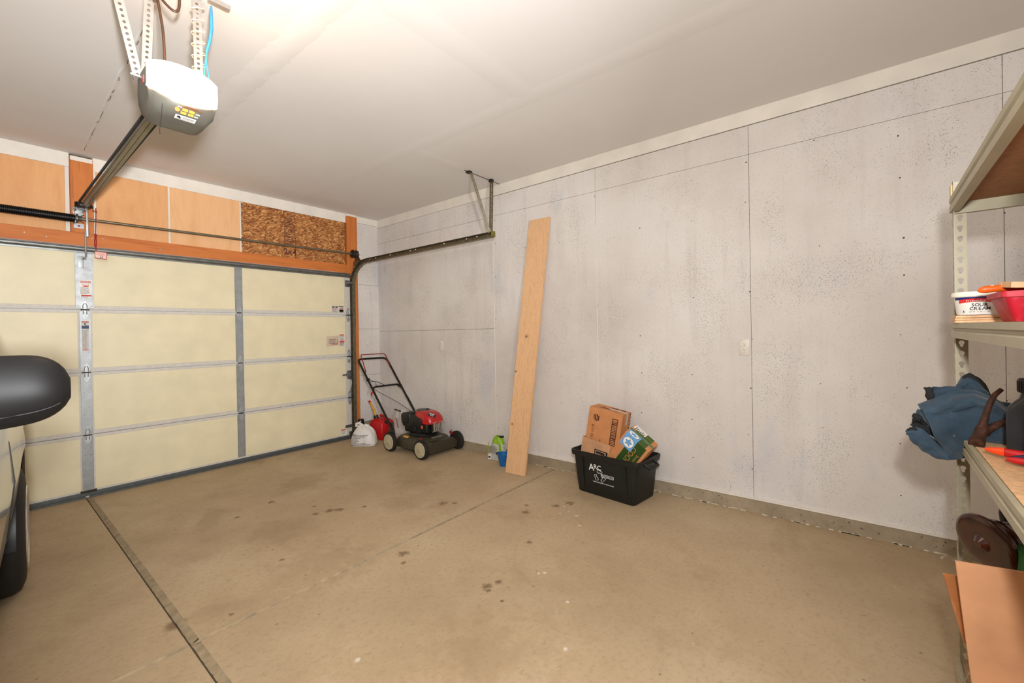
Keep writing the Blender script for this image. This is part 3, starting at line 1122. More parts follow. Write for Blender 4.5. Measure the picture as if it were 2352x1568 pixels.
angle(op, 'hanger_strap', (-.102, -2.70, 2.50), (-.085, -2.72, HC), (1, -.25, 0))
angle(op, 'hanger_strap', (.085, -2.735, 2.50), (.080, -2.74, HC), (1, -.35, 0))
angle(op, 'hanger_strap', (-.125, -2.68, 2.49), (-.22, -2.71, HC), (1, -.2, .2))
MB().bb(.112, .20, -2.80, -2.775, HC - .022, HC - .0005, .002).build('ceiling_bracket', HG, op, 0)
MB().bb(-.16, .20, -2.80, -2.77, HC - .003, HC).build('ceiling_angle', HG, op, 0)
mb = MB().cyl((-.155, -2.70, 2.487), (-.12, -2.70, 2.487), .006, 8)
mb.build('strap_bolt', GALVB, op, 40)
MB().tube([(-.100, -2.715, 2.505), (-.094, -2.724, 2.535), (-.088, -2.728, 2.545), (-.085, -2.73, 2.51)], .003, 6).build('wire_tie', HG, op, 40)

pc = MB().tube(smooth([(-.045, -2.74, 2.515), (-.047, -2.75, 2.60), (-.052, -2.755, 2.70), (-.066, -2.76, 2.80), (-.078, -2.77, 2.86), (-.055, -2.775, 2.82), (-.02, -2.785, 2.79), (-.002, -2.79, 2.805), (0.0, -2.80, 2.86), (.0, -2.80, 2.93)]), .0055, 8)
pc.tube(smooth([(-.085, -2.755, 2.93), (-.088, -2.76, 2.85), (-.083, -2.765, 2.812), (-.074, -2.765, 2.82), (-.074, -2.762, 2.93)]), .0055, 8)
tag(pc.build('power_cord', P('brown_cord', (66, 44, 30), .4), None, 60), 'brown power cord looping from the ceiling to the top of the opener', 'cord')
pts = []
for i in range(120):
    a = i / 119
    z = 2.52 + .40 * a
    an = a * 2 * math.pi * 7.4
    pts.append((.085 + .026 * math.cos(an), -2.735 + .026 * math.sin(an), z + .012 * math.sin(an)))
tag(MB().tube(pts, .0022, 6).build('bell_wire', P('ivory_wire', (232, 216, 180), .5), None, 60), 'thin ivory wire wound around the right opener hanger strap', 'wire')
bw = MB().tube([(.128, -2.775, 2.90), (.127, -2.775, 2.86), (.128, -2.772, 2.80), (.122, -2.768, 2.74), (.108, -2.765, 2.68), (.106, -2.765, 2.63), (.113, -2.765, 2.58), (.121, -2.765, 2.52)], [.004, .007, .0075, .007, .0055, .0035, .003, .003], 8)
bw.tube([(.107, -2.765, 2.66), (.101, -2.765, 2.62), (.098, -2.765, 2.57), (.099, -2.765, 2.515)], .003, 8)
tag(bw.build('signal_wire', P('blue_wire', (58, 132, 190), .45), None, 60), 'blue twisted wire hanging from the ceiling bracket to the opener', 'wire')
tag(MB().tube([(-.078, -2.84, 2.395), (-.078, -2.838, 2.35), (-.079, -2.83, 2.30), (-.081, -2.825, 2.265), (-.086, -2.825, 2.235), (-.085, -2.822, 2.215), (-.082, -2.822, 2.218)], .0011, 6).build('loose_wire', BLACKP, None, 60), 'thin black wire end dangling below the opener housing', 'wire')

# ------------------------------------------------------------------ torsion spring, shaft, drum
ts = thing('torsion_spring', (0, -.02, 2.36), 'black torsion spring on a long steel shaft above the garage door', 'spring')
sz0, sz1 = 2.365, 2.400
MB().cyl((-2.6, -.03, sz0 - .03), (2.60, -.03, sz1), .0125, 14).build('shaft', P('shaft_steel', (132, 124, 104), .35, .8), ts, 50)
slope = lambda x: sz0 - .03 + (x + 2.6) / 5.2 * (sz1 - sz0 + .03)
mb = MB()
# tightly wound coils
turns, x0, x1 = 105, -1.05, -.045
pts = [(x0 + (x1 - x0) * i / (turns * 10), -.03 + .030 * math.cos(i * .6283), slope(-.3) + .0 + .030 * math.sin(i * .6283)) for i in range(turns * 10 + 1)]
mb.tube(pts, .0045, 5)
mb.cyl((x0, -.03, slope(-.3)), (x1, -.03, slope(-.3)), .0265, 16)
mb.build('coil_spring', P('spring_black', (24, 22, 21), .4, .5), ts, 40)
mb = MB().lathe([(.0, 0), (.034, 0), (.037, .006), (.037, .016), (.024, .022), (.022, .040), (0, .040)], (-.05, -.03, slope(-.05)), X, 18)
mb.cyl((-.012, -.03, slope(0) + .022), (.006, -.03, slope(0) + .034), .004, 8)
mb.cyl((-.012, -.03, slope(0) - .022), (.006, -.03, slope(0) - .034), .004, 8)
mb.build('winding_cone', P('cone_grey', (96, 94, 90), .45, .6), ts, 40)
mb = MB()
mb.bb(-.052, -.046, -.055, .042, slope(-.05) - .038, slope(-.05) + .045, .001)
mb.bb(-.052, .012, .036, .042, slope(-.05) - .07, slope(-.05) - .028, .001)
mb.bb(-.052, .012, .036, .042, slope(-.05) + .03, slope(-.05) + .06, .001)
mb.build('centre_bracket', GALVB, ts, 0)
MB().cyl((-.02, .03, slope(-.05) - .05), (-.02, .036, slope(-.05) - .05), .008, 8).build('lag_screw', P('red_screw', (128, 28, 30)), ts, 40)
dx = 2.50
mb = MB().lathe([(.018, 0), (.05, 0), (.055, .006), (.047, .012), (.047, .045), (.052, .052), (.052, .058), (.02, .058)], (dx, -.03, slope(dx)), X, 26)
mb.cyl((dx + .058, -.03, slope(dx)), (dx + .075, -.03, slope(dx)), .022, 14)
mb.build('cable_drum', P('drum_dark', (52, 48, 42), .5, .6), ts, 40)
mb = MB().prism([(-.03, .045), (.03, .045), (.035, -.03), (.09, -.14), (.09, -.17), (-.03, -.17), (-.035, 0)], (dx + .075, -.02, slope(dx)), V((.3, -.95, 0)).normalized(), Z, .004)
mb.build('end_bearing_plate', P('rusty_plate', (96, 66, 40), .6, .4), ts, 0)
MB().tube([(dx + .03, -.078, slope(dx)), (dx + .012, -.052, 1.2), (2.494, -.05, .08)], .0016, 5).build('lift_cable', DARKM, ts, 50)

# ------------------------------------------------------------------ right-hand door track
tr = thing('door_track', (2.52, -.06, 0), 'curved steel roller track beside the door with perforated ceiling hangers', 'track')
curve = []
for z in (0.02, .5, 1.0, 1.5, 1.9, 2.02):
    curve.append(V((2.488 + .010 * z / 2, -.030, z)))
end = V((2.60, -2.36, 2.303))
st_ = V((2.545, -.33, 2.283))
for i in range(1, 10):
    a = i / 10 * math.pi / 2
    curve.append(V((2.498 + .044 * i / 10, -.030 - .29 * (1 - math.cos(a)), 2.02 + .263 * math.sin(a))))
for i in range(9):
    curve.append(st_.lerp(end, i / 8))
prof = [(-.022, -.027), (-.022, -.024), (.018, -.024), (.022, -.020), (.022, .020), (.018, .024), (-.022, .024), (-.022, .027), (.020, .027), (.025, .022), (.025, -.022), (.020, -.027)]
mb = MB()
Rg = []
for i, p in enumerate(curve):
    t = (curve[min(i + 1, len(curve) - 1)] - curve[max(i - 1, 0)]).normalized()
    a = X
    b = t.cross(a).normalized()
    Rg.append([mb.bm.verts.new(p + a * q[0] + b * q[1]) for q in prof])
for A, B in zip(Rg[:-1], Rg[1:]):
    for k in range(12):
        mb.bm.faces.new((A[k], A[(k + 1) % 12], B[(k + 1) % 12], B[k]))
mb.bm.faces.new(Rg[0][::-1])
mb.bm.faces.new(Rg[-1])
mb.build('track_channel', TRACKM, tr, 30)
hv = (end - st_).normalized()
TV = (Z - hv * hv.z).normalized()
XV = hv.cross(TV) * 1
mb = MB()
mb.prism([(-.004, -.028), (.004, -.028), (.004, .033), (-.004, .033)], st_ + V((.027, 0, 0)), XV, TV, (end - st_).length)
mb.prism([(-.012, .029), (.006, .029), (.006, .033), (-.012, .033)], st_ + V((.027, 0, 0)), XV, TV, (end - st_).length)
mb.build('back_angle', TRACKM, tr, 0)
for f_ in (.03, .09, .23, .41, .455, .68, .84, .91):
    c = st_.lerp(end, f_)
    MB().box(c + V((-.023, 0, .004)), (.0016, .014, .010), None).build('track_slot', P('slot_bright', (226, 222, 214), .5), tr, 0)
MB().box(end + V((.0, -.008, .004)), (.05, .016, .055), None, .002).build('end_stop', P('olive_end', (120, 112, 52), .5, .3), tr, 0)
for z in (.12, .95, 1.75):
    mb = MB()
    mb.bb(2.512, 2.516, -.05, .042, z - .02, z + .02)
    mb.bb(2.512, 2.57, .036, .042, z - .02, z + .02)
    mb.build('jamb_bracket', GALVD, tr, 0)
MB().prism([(0, 0), (.05, 0), (.05, .17), (.0, .26)], (2.552, .04, 2.00), -Y, Z, .003).build('flag_bracket', TRACKM, tr, 0)
angle(tr, 'ceiling_hanger', end + V((.0, .02, .02)), (2.795, -2.193, HC), (.62, -.78, 0), .036, .0185, .0048, TRACKM)
angle(tr, 'ceiling_hanger', end + V((-.005, .03, .02)), (2.49, -2.19, HC - .01), (.62, -.78, 0), .026, .0185, .0048, TRACKM)
mb = MB()
mb.bb(2.42, 2.955, -2.168, -2.163, HC - .004, HC, .0)
mb.bb(2.455, 2.50, -2.20, -2.15, HC - .018, HC - .001, .003)
mb.bb(2.772, 2.812, -2.21, -2.17, HC - .03, HC - .001, .003)
mb.build('ceiling_angle', DARKM, tr, 0)

# emergency release cord with its card
rc = thing('release_cord', (.068, -.125, 2.07), 'red emergency release cord with a red-edged card hanging from the rail', 'cord')
mb = MB().tube([(.066, -.13, 2.455), (.066, -.128, 2.40), (.064, -.126, 2.30), (.062, -.124, 2.225)], .003, 6)
mb.tube([(.062, -.124, 2.23), (.055, -.124, 2.18), (.056, -.124, 2.13), (.063, -.124, 2.12), (.066, -.124, 2.17), (.063, -.124, 2.235)], .0035, 6)
mb.tube([(.045, -.13, 2.432), (.075, -.128, 2.425)], .0035, 6)
mb.tube([(.062, -.124, 2.12), (.064, -.122, 2.09)], .003, 6)
mb.build('cord', P('red_cord', (150, 24, 34), .6), rc, 50)
MB().lathe([(0, 0), (.008, .004), (.009, .014), (.006, .022), (0, .024)], (.062, -.124, 2.215), Z, 10).build('knot', P('red_cord', (150, 24, 34)), rc, 50)
cu_, cv_ = V((.985, -.13, -.06)).normalized(), V((.05, .1, 1)).normalized()
cc = V((.093, -.12, 2.062))
card = sticker(rc, 'card', cc, cu_, cv_, .076, .060, P('card_red', (176, 44, 48), .5), .001)
sticker(rc, 'card_face', cc + cu_.cross(cv_) * .0012, cu_, cv_, .068, .052, P('card_pink', (226, 190, 176), .5), .0003)
fine_print(rc, cc + cu_.cross(cv_) * .0017 + cv_ * .008, cu_, cv_, .056, .03, 5, REDINK, .3)
bars(rc, 'card_print', cc + cu_.cross(cv_) * .0017, cu_, cv_, [(-.004, -.022, .012, -.018), (-.004, -.022, -.001, -.010), (.006, -.02, .010, -.008)], INK)

# photo-eye by the foot of the track
pe = thing('safety_sensor', (2.56, -.05, .05), 'small black safety sensor clipped at the foot of the door track', 'sensor')
MB().box((2.562, -.065, .200), (.07, .05, .085), None, .012).build('sensor_body', BLACKP, pe, 40)
MB().lathe([(0, .004), (.010, .003), (.012, 0), (0, 0)], (2.535, -.0905, .215), -Y, 14).build('sensor_lens', P('sensor_glass', (210, 210, 214), .12), pe, 50)
MB().bb(2.54, 2.556, -.06, -.04, .05, .20, .002).build('sensor_bracket', DARKM, pe, 0)
tag(MB().tube([(2.60, .030, .24), (2.607, .036, .45), (2.592, .036, .62), (2.606, .036, .75), (2.602, .036, 1.0)], .0025, 6).build('sensor_wire', P('tan_wire', (196, 140, 90), .5), None, 50), 'thin tan sensor wire stapled up the orange door jamb', 'wire')


# ------------------------------------------------------------------ wall outlets
def outlet(yc, zc, xo, label):
    t = thing('wall_outlet', (xo, yc, zc - .06), label, 'outlet', 'duplex outlets on the right wall')
    IV = P('outlet_ivory', (214, 204, 190), .4, var=.02)
    MB().box((xo - .003, yc, zc), (.007, .072, .118), None, .003).build('cover_plate', IV, t, 40)
    for dz in (.02, -.02):
        mb = MB().prism([(math.cos(a) * .0165 if abs(math.cos(a)) < .93 else math.copysign(.0155, math.cos(a)), max(-.0135, min(.0135, math.sin(a) * .0165))) for a in [i * 2 * math.pi / 20 for i in range(20)]], (xo - .0062, yc, zc + dz), -Y, Z, .0025)
        r_ = mb.build('socket_face', P('outlet_face', (226, 218, 206), .35, var=.02), t, 0)
        mb = MB()
        for a, b, w_, h_ in ((-.0062, .004, .0026, .008), (.0062, .004, .0026, .0066), (0, -.0065, .005, .005)):
            mb.box((xo - .009, yc - a, zc + dz + b), (.0012, w_, h_))
        mb.build('slots', BLACKP, r_, 0)
    MB().cyl((xo - .0066, yc, zc), (xo - .0078, yc, zc), .003, 10).build('screw', IV, t, 40)
    return t


outlet(-4.476, 1.205, XR, 'ivory duplex outlet on the white wall near the dark board seam')
outlet(-1.198, 1.197, XR - .004, 'ivory duplex outlet on the white wall above the lawn mower')

# ------------------------------------------------------------------ plank
PINE = wood('pine_plank', (224, 180, 136), (208, 158, 112), 'Z', 34, .018, .55, knots=[((2.863, -2.69, 2.13), .010), ((2.765, -2.63, 1.30), .013), ((2.714, -2.53, .96), .009), ((2.642, -2.53, .46), .009)])
bl, br_ = V((2.575, -2.485, 0.001)), V((2.586, -2.711, 0.001))
tl, tr_ = V((2.932, -2.563, 2.467)), V((2.932, -2.809, 2.463))
th = V((.037, 0, .006))
mb = MB()
cs = [bl, br_, tr_, tl]
A = [mb.bm.verts.new(p) for p in cs]
B = [mb.bm.verts.new(p + V((.026, 0, .0))) for p in cs]
mb.bm.faces.new(A)
mb.bm.faces.new(B[::-1])
for i in range(4):
    mb.bm.faces.new((A[i], A[(i + 1) % 4], B[(i + 1) % 4], B[i]))
bmesh.ops.bevel(mb.bm, geom=list(mb.bm.edges), offset=.004, segments=2, affect='EDGES')
tag(mb.build('plank', PINE, None, 40), 'long pale knotty pine board leaning upright against the right wall', 'board')

# ------------------------------------------------------------------ lawn mower
mw = thing('lawn_mower', (2.64, -1.2, 0), 'push lawn mower with red and black engine and folded-back handle by the wall', 'lawn mower')
DECK = P('deck_olive_grey', (66, 60, 46), .45, .25, var=.05)


def rrect(cx, cy, hx, hy, z, r, n_=6):
    pts = []
    for (sx_, sy_, a0) in ((1, 1, 0), (-1, 1, 90), (-1, -1, 180), (1, -1, 270)):
        for i in range(n_):
            a = math.radians(a0 + 90 * i / (n_ - 1))
            pts.append(V((cx + sx_ * (hx - r) + r * math.cos(a), cy + sy_ * (hy - r) + r * math.sin(a), z)))
    return pts


dk = loft([rrect(2.65, -1.205, .225, .30, .060, .12), rrect(2.65, -1.205, .232, .305, .065, .12), rrect(2.65, -1.205, .225, .295, .125, .13), rrect(2.65, -1.205, .205, .265, .165, .13), rrect(2.65, -1.205, .165, .215, .185, .13), rrect(2.65, -1.205, .15, .18, .19, .13)])
dk.build('deck', DECK, mw, 50)
# front apron that carries the front axle
MB().prism([(-.20, .045), (.20, .045), (.22, .11), (.16, .16), (-.16, .16), (-.22, .11)], (2.65, -1.44, 0), X, Z, .10).build('front_apron', DECK, mw, 30)
TYRE = P('mower_tyre', (34, 30, 24), .75)
HUB = P('wheel_hub_cream', (176, 164, 136), .5, var=.08)


def mower_wheel(x, y, r, w, outer):
    mb = MB().lathe([(.0, -w / 2), (r * .8, -w / 2), (r * .93, -w / 2 + .003), (r, -w / 2 + .012), (r, w / 2 - .012), (r * .93, w / 2 - .003), (r * .7, w / 2), (0, w / 2)], (x, y, r + .001), X, 36)
    for i in range(34):
        a = i * 2 * math.pi / 34
        c = V((x, y + math.cos(a) * r, r + .001 + math.sin(a) * r))
        if c.z > .012:
            mb.box(c, (w * .8, .009, .006), rot('X', a - math.pi / 2), 0)
    wh = mb.build('wheel', TYRE, mw, 40)
    s_ = -1 if outer < 0 else 1
    MB().lathe([(r * .80, 0), (r * .78, .005), (r * .68, .006), (r * .2, .003), (.012, .008), (0, .008)], (x + s_ * (w / 2), y, r + .001), V((s_, 0, 0)), 28).build('hubcap', HUB, wh, 40)
    return wh


mower_wheel(2.385, -.935, .108, .045, -1)
mower_wheel(2.378, -1.495, .103, .045, -1)
mower_wheel(2.898, -1.50, .103, .040, 1)
mower_wheel(2.898, -.935, .108, .040, 1)
for x, y, z in ((2.42, -1.45, .19), (2.86, -1.45, .19)):
    mb = MB()
    mb.box((x, y, z), (.02, .05, .02), rot('X', .5), .003)
    mb.tube([(x, y, z), (x - .01 if x < 2.6 else x + .01, y + .01, z + .03)], .006, 6)
    mb.build('height_lever', P('lever_red', (140, 24, 28), .4), mw, 30)
# handle bracket and handle tubes
for x in (2.418, 2.835):
    MB().prism([(-.055, 0), (.07, 0), (.075, .10), (.035, .21), (.0, .215), (-.04, .12)], (x, -.93, .11), Y, Z, .012).build('handle_bracket', DECK, mw, 20)
HB = P('handle_black', (22, 21, 20), .38, .2)
xl, xr_ = 2.412, 2.83
hp = lambda x, f: V((x, -.945 + f * .685, .245 + f * .79))
pts = [hp(xl, 0), hp(xl, .25), hp(xl, .55), hp(xl, .9), hp(xl, .965)]
for i in range(1, 5):
    a = i / 5 * math.pi / 2
    p = hp(xl, .965 + .035 * math.sin(a))
    pts.append(V((xl + .045 * (1 - math.cos(a)), p.y, p.z)))
pts += [V((2.5, -.26, 1.036)), V((2.72, -.26, 1.036))]
for i in range(1, 6):
    a = i / 5 * math.pi / 2
    p = hp(xr_, 1 - .06 * (1 - math.cos(a)))
    pts.append(V((2.77 + .06 * math.sin(a), p.y, p.z)))
pts += [hp(xr_, .85), hp(xr_, .5), hp(xr_, .2), hp(xr_, 0)]
MB().tube(pts, .0125, 10).build('handle_tube', HB, mw, 60)
c0, c1 = hp(xl, .56), hp(xr_, .56)
MB().tube([c0 + V((.005, 0, -.02)), c0 + V((.03, .012, .012)), c0 + V((.06, .014, .017)), c1 + V((-.06, .014, .017)), c1 + V((-.03, .012, .012)), c1 + V((-.004, 0, -.02))], .0115, 10).build('crossbar', HB, mw, 60)
MB().tube([hp(2.435, .80), V((2.45, -.30, 1.03)), V((2.452, -.262, 1.082)), V((2.468, -.255, 1.09)), V((2.79, -.255, 1.09)), V((2.808, -.262, 1.084)), V((2.81, -.30, 1.04)), hp(2.815, .86)], .006, 8).build('bail_bar', P('bail_red', (138, 26, 36), .4), mw, 60)
for x, f, sx_ in ((xl - .01, .52, -1), (xr_ + .01, .56, 1)):
    c = hp(x, f)
    MB().tube([c + V((0, .0, .0)), c + V((sx_ * .012, .01, -.015)), c + V((sx_ * .018, .012, -.05))], [.012, .011, .006], 8).build('wing_knob', RED, mw, 50)
mb = MB()
c = hp(xl, .69)
mb.box(c, (.03, .035, .03), rot('X', -.86), .006)
mb.tube([c + V((-.02, 0, .01)), c + V((.03, .01, .01))], .008, 8)
mb.build('cable_clamp', BLACKP, mw, 40)
mb = MB()
cb = smooth([hp(xl, .84), hp(xl + .03, .70) + V((0, 0, -.01)), V((2.52, -.53, .755)), V((2.62, -.56, .70)), V((2.74, -.56, .705)), hp(xr_ - .02, .52), hp(xr_ + .012, .40), hp(xr_ + .014, .2), hp(xr_ + .004, .08)])
mb.tube(cb, .004, 6)
mb.build('control_cable', BLACKP, mw, 60)
MB().tube([hp(xl, .60) + V((.02, 0, -.03)), V((2.47, -.63, .64)), V((2.56, -.86, .53)), V((2.62, -1.07, .42))], .003, 6).build('starter_rope', BLACKP, mw, 60)
MB().tube([hp(xl + .01, .66), V((2.46, -.5, .765)), V((2.50, -.50, .762)), V((2.505, -.51, .70))], .003, 6).build('rope_guide', DARKM, mw, 60)
# engine
ENG = P('engine_black', (17, 17, 16), .5, .1)
mb = MB().lathe([(0, 0), (.16, 0), (.165, .012), (.155, .03), (.13, .04), (.125, .09), (0, .09)], (2.65, -1.22, .188), Z, 28)
mb.build('blower_base', ENG, mw, 40)
mb = MB()
mb.box((2.575, -1.14, .305), (.15, .20, .17), None, .03, 3)
mb.box((2.64, -1.27, .285), (.20, .24, .14), None, .03, 3)
mb.box((2.60, -1.045, .335), (.17, .12, .12), rot('X', -.1), .025, 3)
for dz in (0, .02, .04, .06):
    mb.box((2.70, -1.385, .25 + dz), (.12, .05, .006), None, .001)
mb.build('engine_block', ENG, mw, 40)
# red shroud over the top, dark rewind housing set in it
rc_ = lambda cx, cy, hx, hy, z, e=2.6, n_=28: [V((cx + hx * math.copysign(abs(math.cos(2 * math.pi * i / n_)) ** (2 / e), math.cos(2 * math.pi * i / n_)), cy + hy * math.copysign(abs(math.sin(2 * math.pi * i / n_)) ** (2 / e), math.sin(2 * math.pi * i / n_)), z)) for i in range(n_)]
mb = loft([rc_(2.655, -1.295, .130, .160, .335, 3.4), rc_(2.655, -1.295, .133, .162, .350, 3.4), rc_(2.655, -1.29, .128, .155, .40, 3.0), rc_(2.655, -1.275, .114, .138, .435, 2.8), rc_(2.655, -1.255, .092, .110, .458, 2.4), rc_(2.655, -1.24, .07, .085, .466, 2.2)])
mb.build('engine_shroud', P('shroud_red', (172, 22, 26), .3, var=.05, coat=.4), mw, 50)
MB().lathe([(.078, 0), (.082, .006), (.076, .012), (.04, .016), (0, .016)], (2.65, -1.215, .457), Z, 28).build('rewind_cover', P('rewind_grey', (82, 76, 66), .5), mw, 40)
mb = MB()
mb.box((2.575, -1.075, .375), (.17, .17, .13), rot('X', -.12), .03, 3)
mb.box((2.535, -1.235, .352), (.07, .20, .11), rot('X', .22), .022, 3)
mb.box((2.545, -1.17, .33), (.10, .12, .10), None, .025, 3)
mb.build('air_cleaner', P('air_cleaner_black', (26, 26, 25), .45), mw, 40)
mb = MB()
mb.cyl((2.66, -1.27, .465), (2.66, -1.27, .485), .014, 12)
mb.build('fuel_cap', BLACKP, mw, 40)
# guard over the muffler
MG = P('muffler_guard', (196, 188, 176), .35, .7)
mb = MB()
for i in range(5):
    mb.box((2.60 + i * .028, -1.452, .30), (.016, .004, .105), None, .001)
mb.box((2.655, -1.448, .250), (.15, .012, .006))
mb.box((2.655, -1.448, .352), (.15, .016, .006))
mb.build('muffler_guard', MG, mw, 0)
MB().box((2.655, -1.43, .30), (.14, .03, .09), None, .008).build('muffler', P('muffler_dark', (58, 52, 46), .5, .6), mw, 30)
# badges
bn_ = V((-.2, -.66, .72)).normalized()
bu = V((.72, -.55, -.31))
bu = (bu - bn_ * bu.dot(bn_)).normalized()
bv = bn_.cross(bu)
bo = V((2.604, -1.412, .429)) + bn_ * .003
sticker(mw, 'engine_badge', bo, bu, bv, .085, .045, INK, .0015)
text('6.5', WHITEINK, mw, bo + bu.cross(bv) * .0016 + bv * -.007, bu, bv, .022, 'badge_lettering', bold=.02)
bars(mw, 'badge_print', bo + bu.cross(bv) * .0018, bu, bv, [(-.034, .009, .03, .016)], WHITEINK)
sticker(mw, 'warning_label', (2.530, -1.331, .300), X, Z, .034, .034, P('orange_label', (210, 96, 60)), .001)
sticker(mw, 'warning_label', (2.465, -1.125, .1765), -Y, V((.894, 0, .447)), .085, .03, P('amber_label', (206, 160, 70)), .003)
text('CRAFTSMAN', GREYP, mw, (2.645, -1.437, .1795), X, V((0, .935, .35)), .018, 'deck_lettering', lift=.002)

# ------------------------------------------------------------------ gas can and bags in the corner
gc = thing('gas_can', (2.72, -.30, 0), 'red plastic gas can with yellow spout behind the white sack', 'gas can')
GR = P('gas_red', (186, 18, 24), .42, var=.05)
mb = loft([rrect(2.72, -.30, .10, .125, .002, .03), rrect(2.72, -.30, .108, .132, .012, .035), rrect(2.72, -.30, .108, .132, .185, .035), rrect(2.72, -.30, .102, .124, .215, .04), rrect(2.72, -.295, .078, .095, .245, .04), rrect(2.72, -.29, .06, .07, .255, .04)])
mb.build('can_body', GR, gc, 50)
MB().tube([(2.72, -.40, .215), (2.72, -.385, .262), (2.72, -.33, .288), (2.72, -.27, .285)], [.018, .016, .016, .018], 10).build('can_handle', GR, gc, 60)
MB().cyl((2.68, -.235, .246), (2.677, -.225, .29), .03, 16).build('spout_collar', BLACKP, gc, 40)
MB().tube([(2.677, -.225, .285), (2.672, -.205, .34), (2.665, -.17, .40), (2.657, -.135, .452)], [.017, .016, .014, .012], 12).build('spout', P('spout_yellow', (206, 152, 52), .4), gc, 60)
MB().tube([(2.657, -.135, .450), (2.652, -.12, .472)], [.017, .013], 12).build('spout_cap', RED, gc, 50)
MB().cyl((2.70, -.405, .205), (2.693, -.425, .222), .022, 14).build('vent_cap', BLACKP, gc, 40)


def noisebag(cx, cy, hx, hy, h, seed, neck=.25, yaw=0.0, wr=.012, pw=2.6):
    rnd = random.Random(seed)
    ph = [rnd.uniform(0, 6.28) for _ in range(12)]

    def fn(a, b):
        an = a * 2 * math.pi
        e = 3.0 - 1.0 * b
        c, s_ = math.cos(an), math.sin(an)
        fx = math.copysign(abs(c) ** (2 / e), c)
        fy = math.copysign(abs(s_) ** (2 / e), s_)
        prof = (1 - b ** pw) ** .5 * (1 - neck) + neck * (1 - b * .6)
        if b < .12:
            prof *= .93 + .07 * b / .12
        k = prof + wr * 3 * b * math.sin(an * 9 + ph[0]) * (b ** 1.5) + wr * math.sin(an * 4 + ph[1] + b * 5) + wr * .7 * math.sin(an * 13 + ph[2] - b * 6)
        x, y = fx * hx * k, fy * hy * k
        z = h * b + wr * .4 * math.sin(an * 5 + b * 9)
        if b < .02:
            z = 0.002
        cy_, sy_ = math.cos(yaw), math.sin(yaw)
        return (cx + x * cy_ - y * sy_, cy + x * sy_ + y * cy_, max(.002, z))
    return fn


SACK = P('white_sack', (214, 208, 202), .5, var=.03, scale=20, bump=.1)
wb = thing('white_sack', (2.37, -.43, 0), 'tied white plastic sack printed with black lines in front of the gas can', 'bag')
yw = math.atan2(-.78, .626)
mb = MB().grid(noisebag(2.375, -.43, .155, .10, .235, 3, .2, yw, .016, 3.4), 56, 26, 0, True)
mb.build('sack_body', SACK, wb, 70)
tdir = V((.626, -.78, 0))
ftop = V((2.375, -.43, .225))
mb = MB().tube([ftop + V((0, 0, -.02)), ftop + V((0, 0, .012)) + tdir * -.02, ftop + tdir * -.06 + V((0, 0, .04)), ftop + tdir * -.095 + V((0, 0, .032)), ftop + tdir * -.10 + V((0, 0, .004)), ftop + tdir * -.07 + V((0, 0, .006)), ftop + tdir * -.03], [.03, .018, .017, .017, .014, .012, .01], 8)
mb.tube([ftop + V((0, 0, -.01)), ftop + tdir * .02 + V((0, 0, .012)), ftop + tdir * .06 + V((0, 0, .008))], [.024, .02, .012], 8)
mb.build('tied_ears', SACK, wb, 60)
nrm = V((-.78, -.626, 0))
for i, L in enumerate((.05, .19, .16, .10, .07, .09, .055, .17, .22)):
    zz = .148 - i * .0158
    o = V((2.375, -.43, zz)) + nrm * (.108 + (0.004 if zz < .09 else -.001)) + tdir * -.115
    mb = MB()
    x = 0
    rnd = random.Random(i)
    while x < L:
        w_ = min(L - x, rnd.uniform(.008, .03))
        bow = lambda q: nrm * (-.010 * ((q - .115) / .115) ** 2)
        mb.face([o + tdir * x + bow(x), o + tdir * (x + w_) + bow(x + w_), o + tdir * (x + w_) + bow(x + w_) + Z * .0055, o + tdir * x + bow(x) + Z * .0055])
        x += w_ + .004
    mb.build('printed_line', INK, wb, 0)

b2 = thing('feed_bag', (2.865, -.50, 0), 'shiny white bag with brown printed pattern propped in the corner behind the mower', 'bag')
SHINY = P('shiny_white_bag', (206, 202, 196), .22, var=.05, scale=30, bump=.15)
mb = MB().grid(noisebag(2.884, -.485, .054, .185, .355, 9, .35, 0.1, .03, 3.0), 48, 24, 0, True)
mb.build('bag_body', SHINY, b2, 70)
mb = MB()
rnd = random.Random(4)
for a in range(5):
    c = V((2.828, -.455 + a * -.010, .245 - a * .026))
    mb.grid(lambda p, q: c + V((-.002, math.cos(p * 6.283) * (.016 - .007 * q), math.sin(p * 6.283) * (.013 - .006 * q))), 12, 2, 0, True)
mb.build('printed_pattern', P('brown_print', (150, 104, 60)), b2, 0)
bars(b2, 'printed_line', (2.818, -.58, .22), V((0, -1, 0)), V((.1, 0, 1)), [(0, y_, .004, y_ + .008) for y_ in [i * .014 - .08 for i in range(11)]], INK)
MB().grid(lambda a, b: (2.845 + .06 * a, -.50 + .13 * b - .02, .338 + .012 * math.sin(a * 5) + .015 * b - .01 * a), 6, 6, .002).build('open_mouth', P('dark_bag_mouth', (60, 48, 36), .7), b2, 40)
tag(MB().box((2.90, -.755, .0175), (.03, .13, .03), rot('Z', .15), .004).build('wooden_stake', P('red_brown_stake', (120, 70, 46), .6), None, 30), 'short red-brown wooden stake lying on the floor by the curb behind the mower', 'stake')

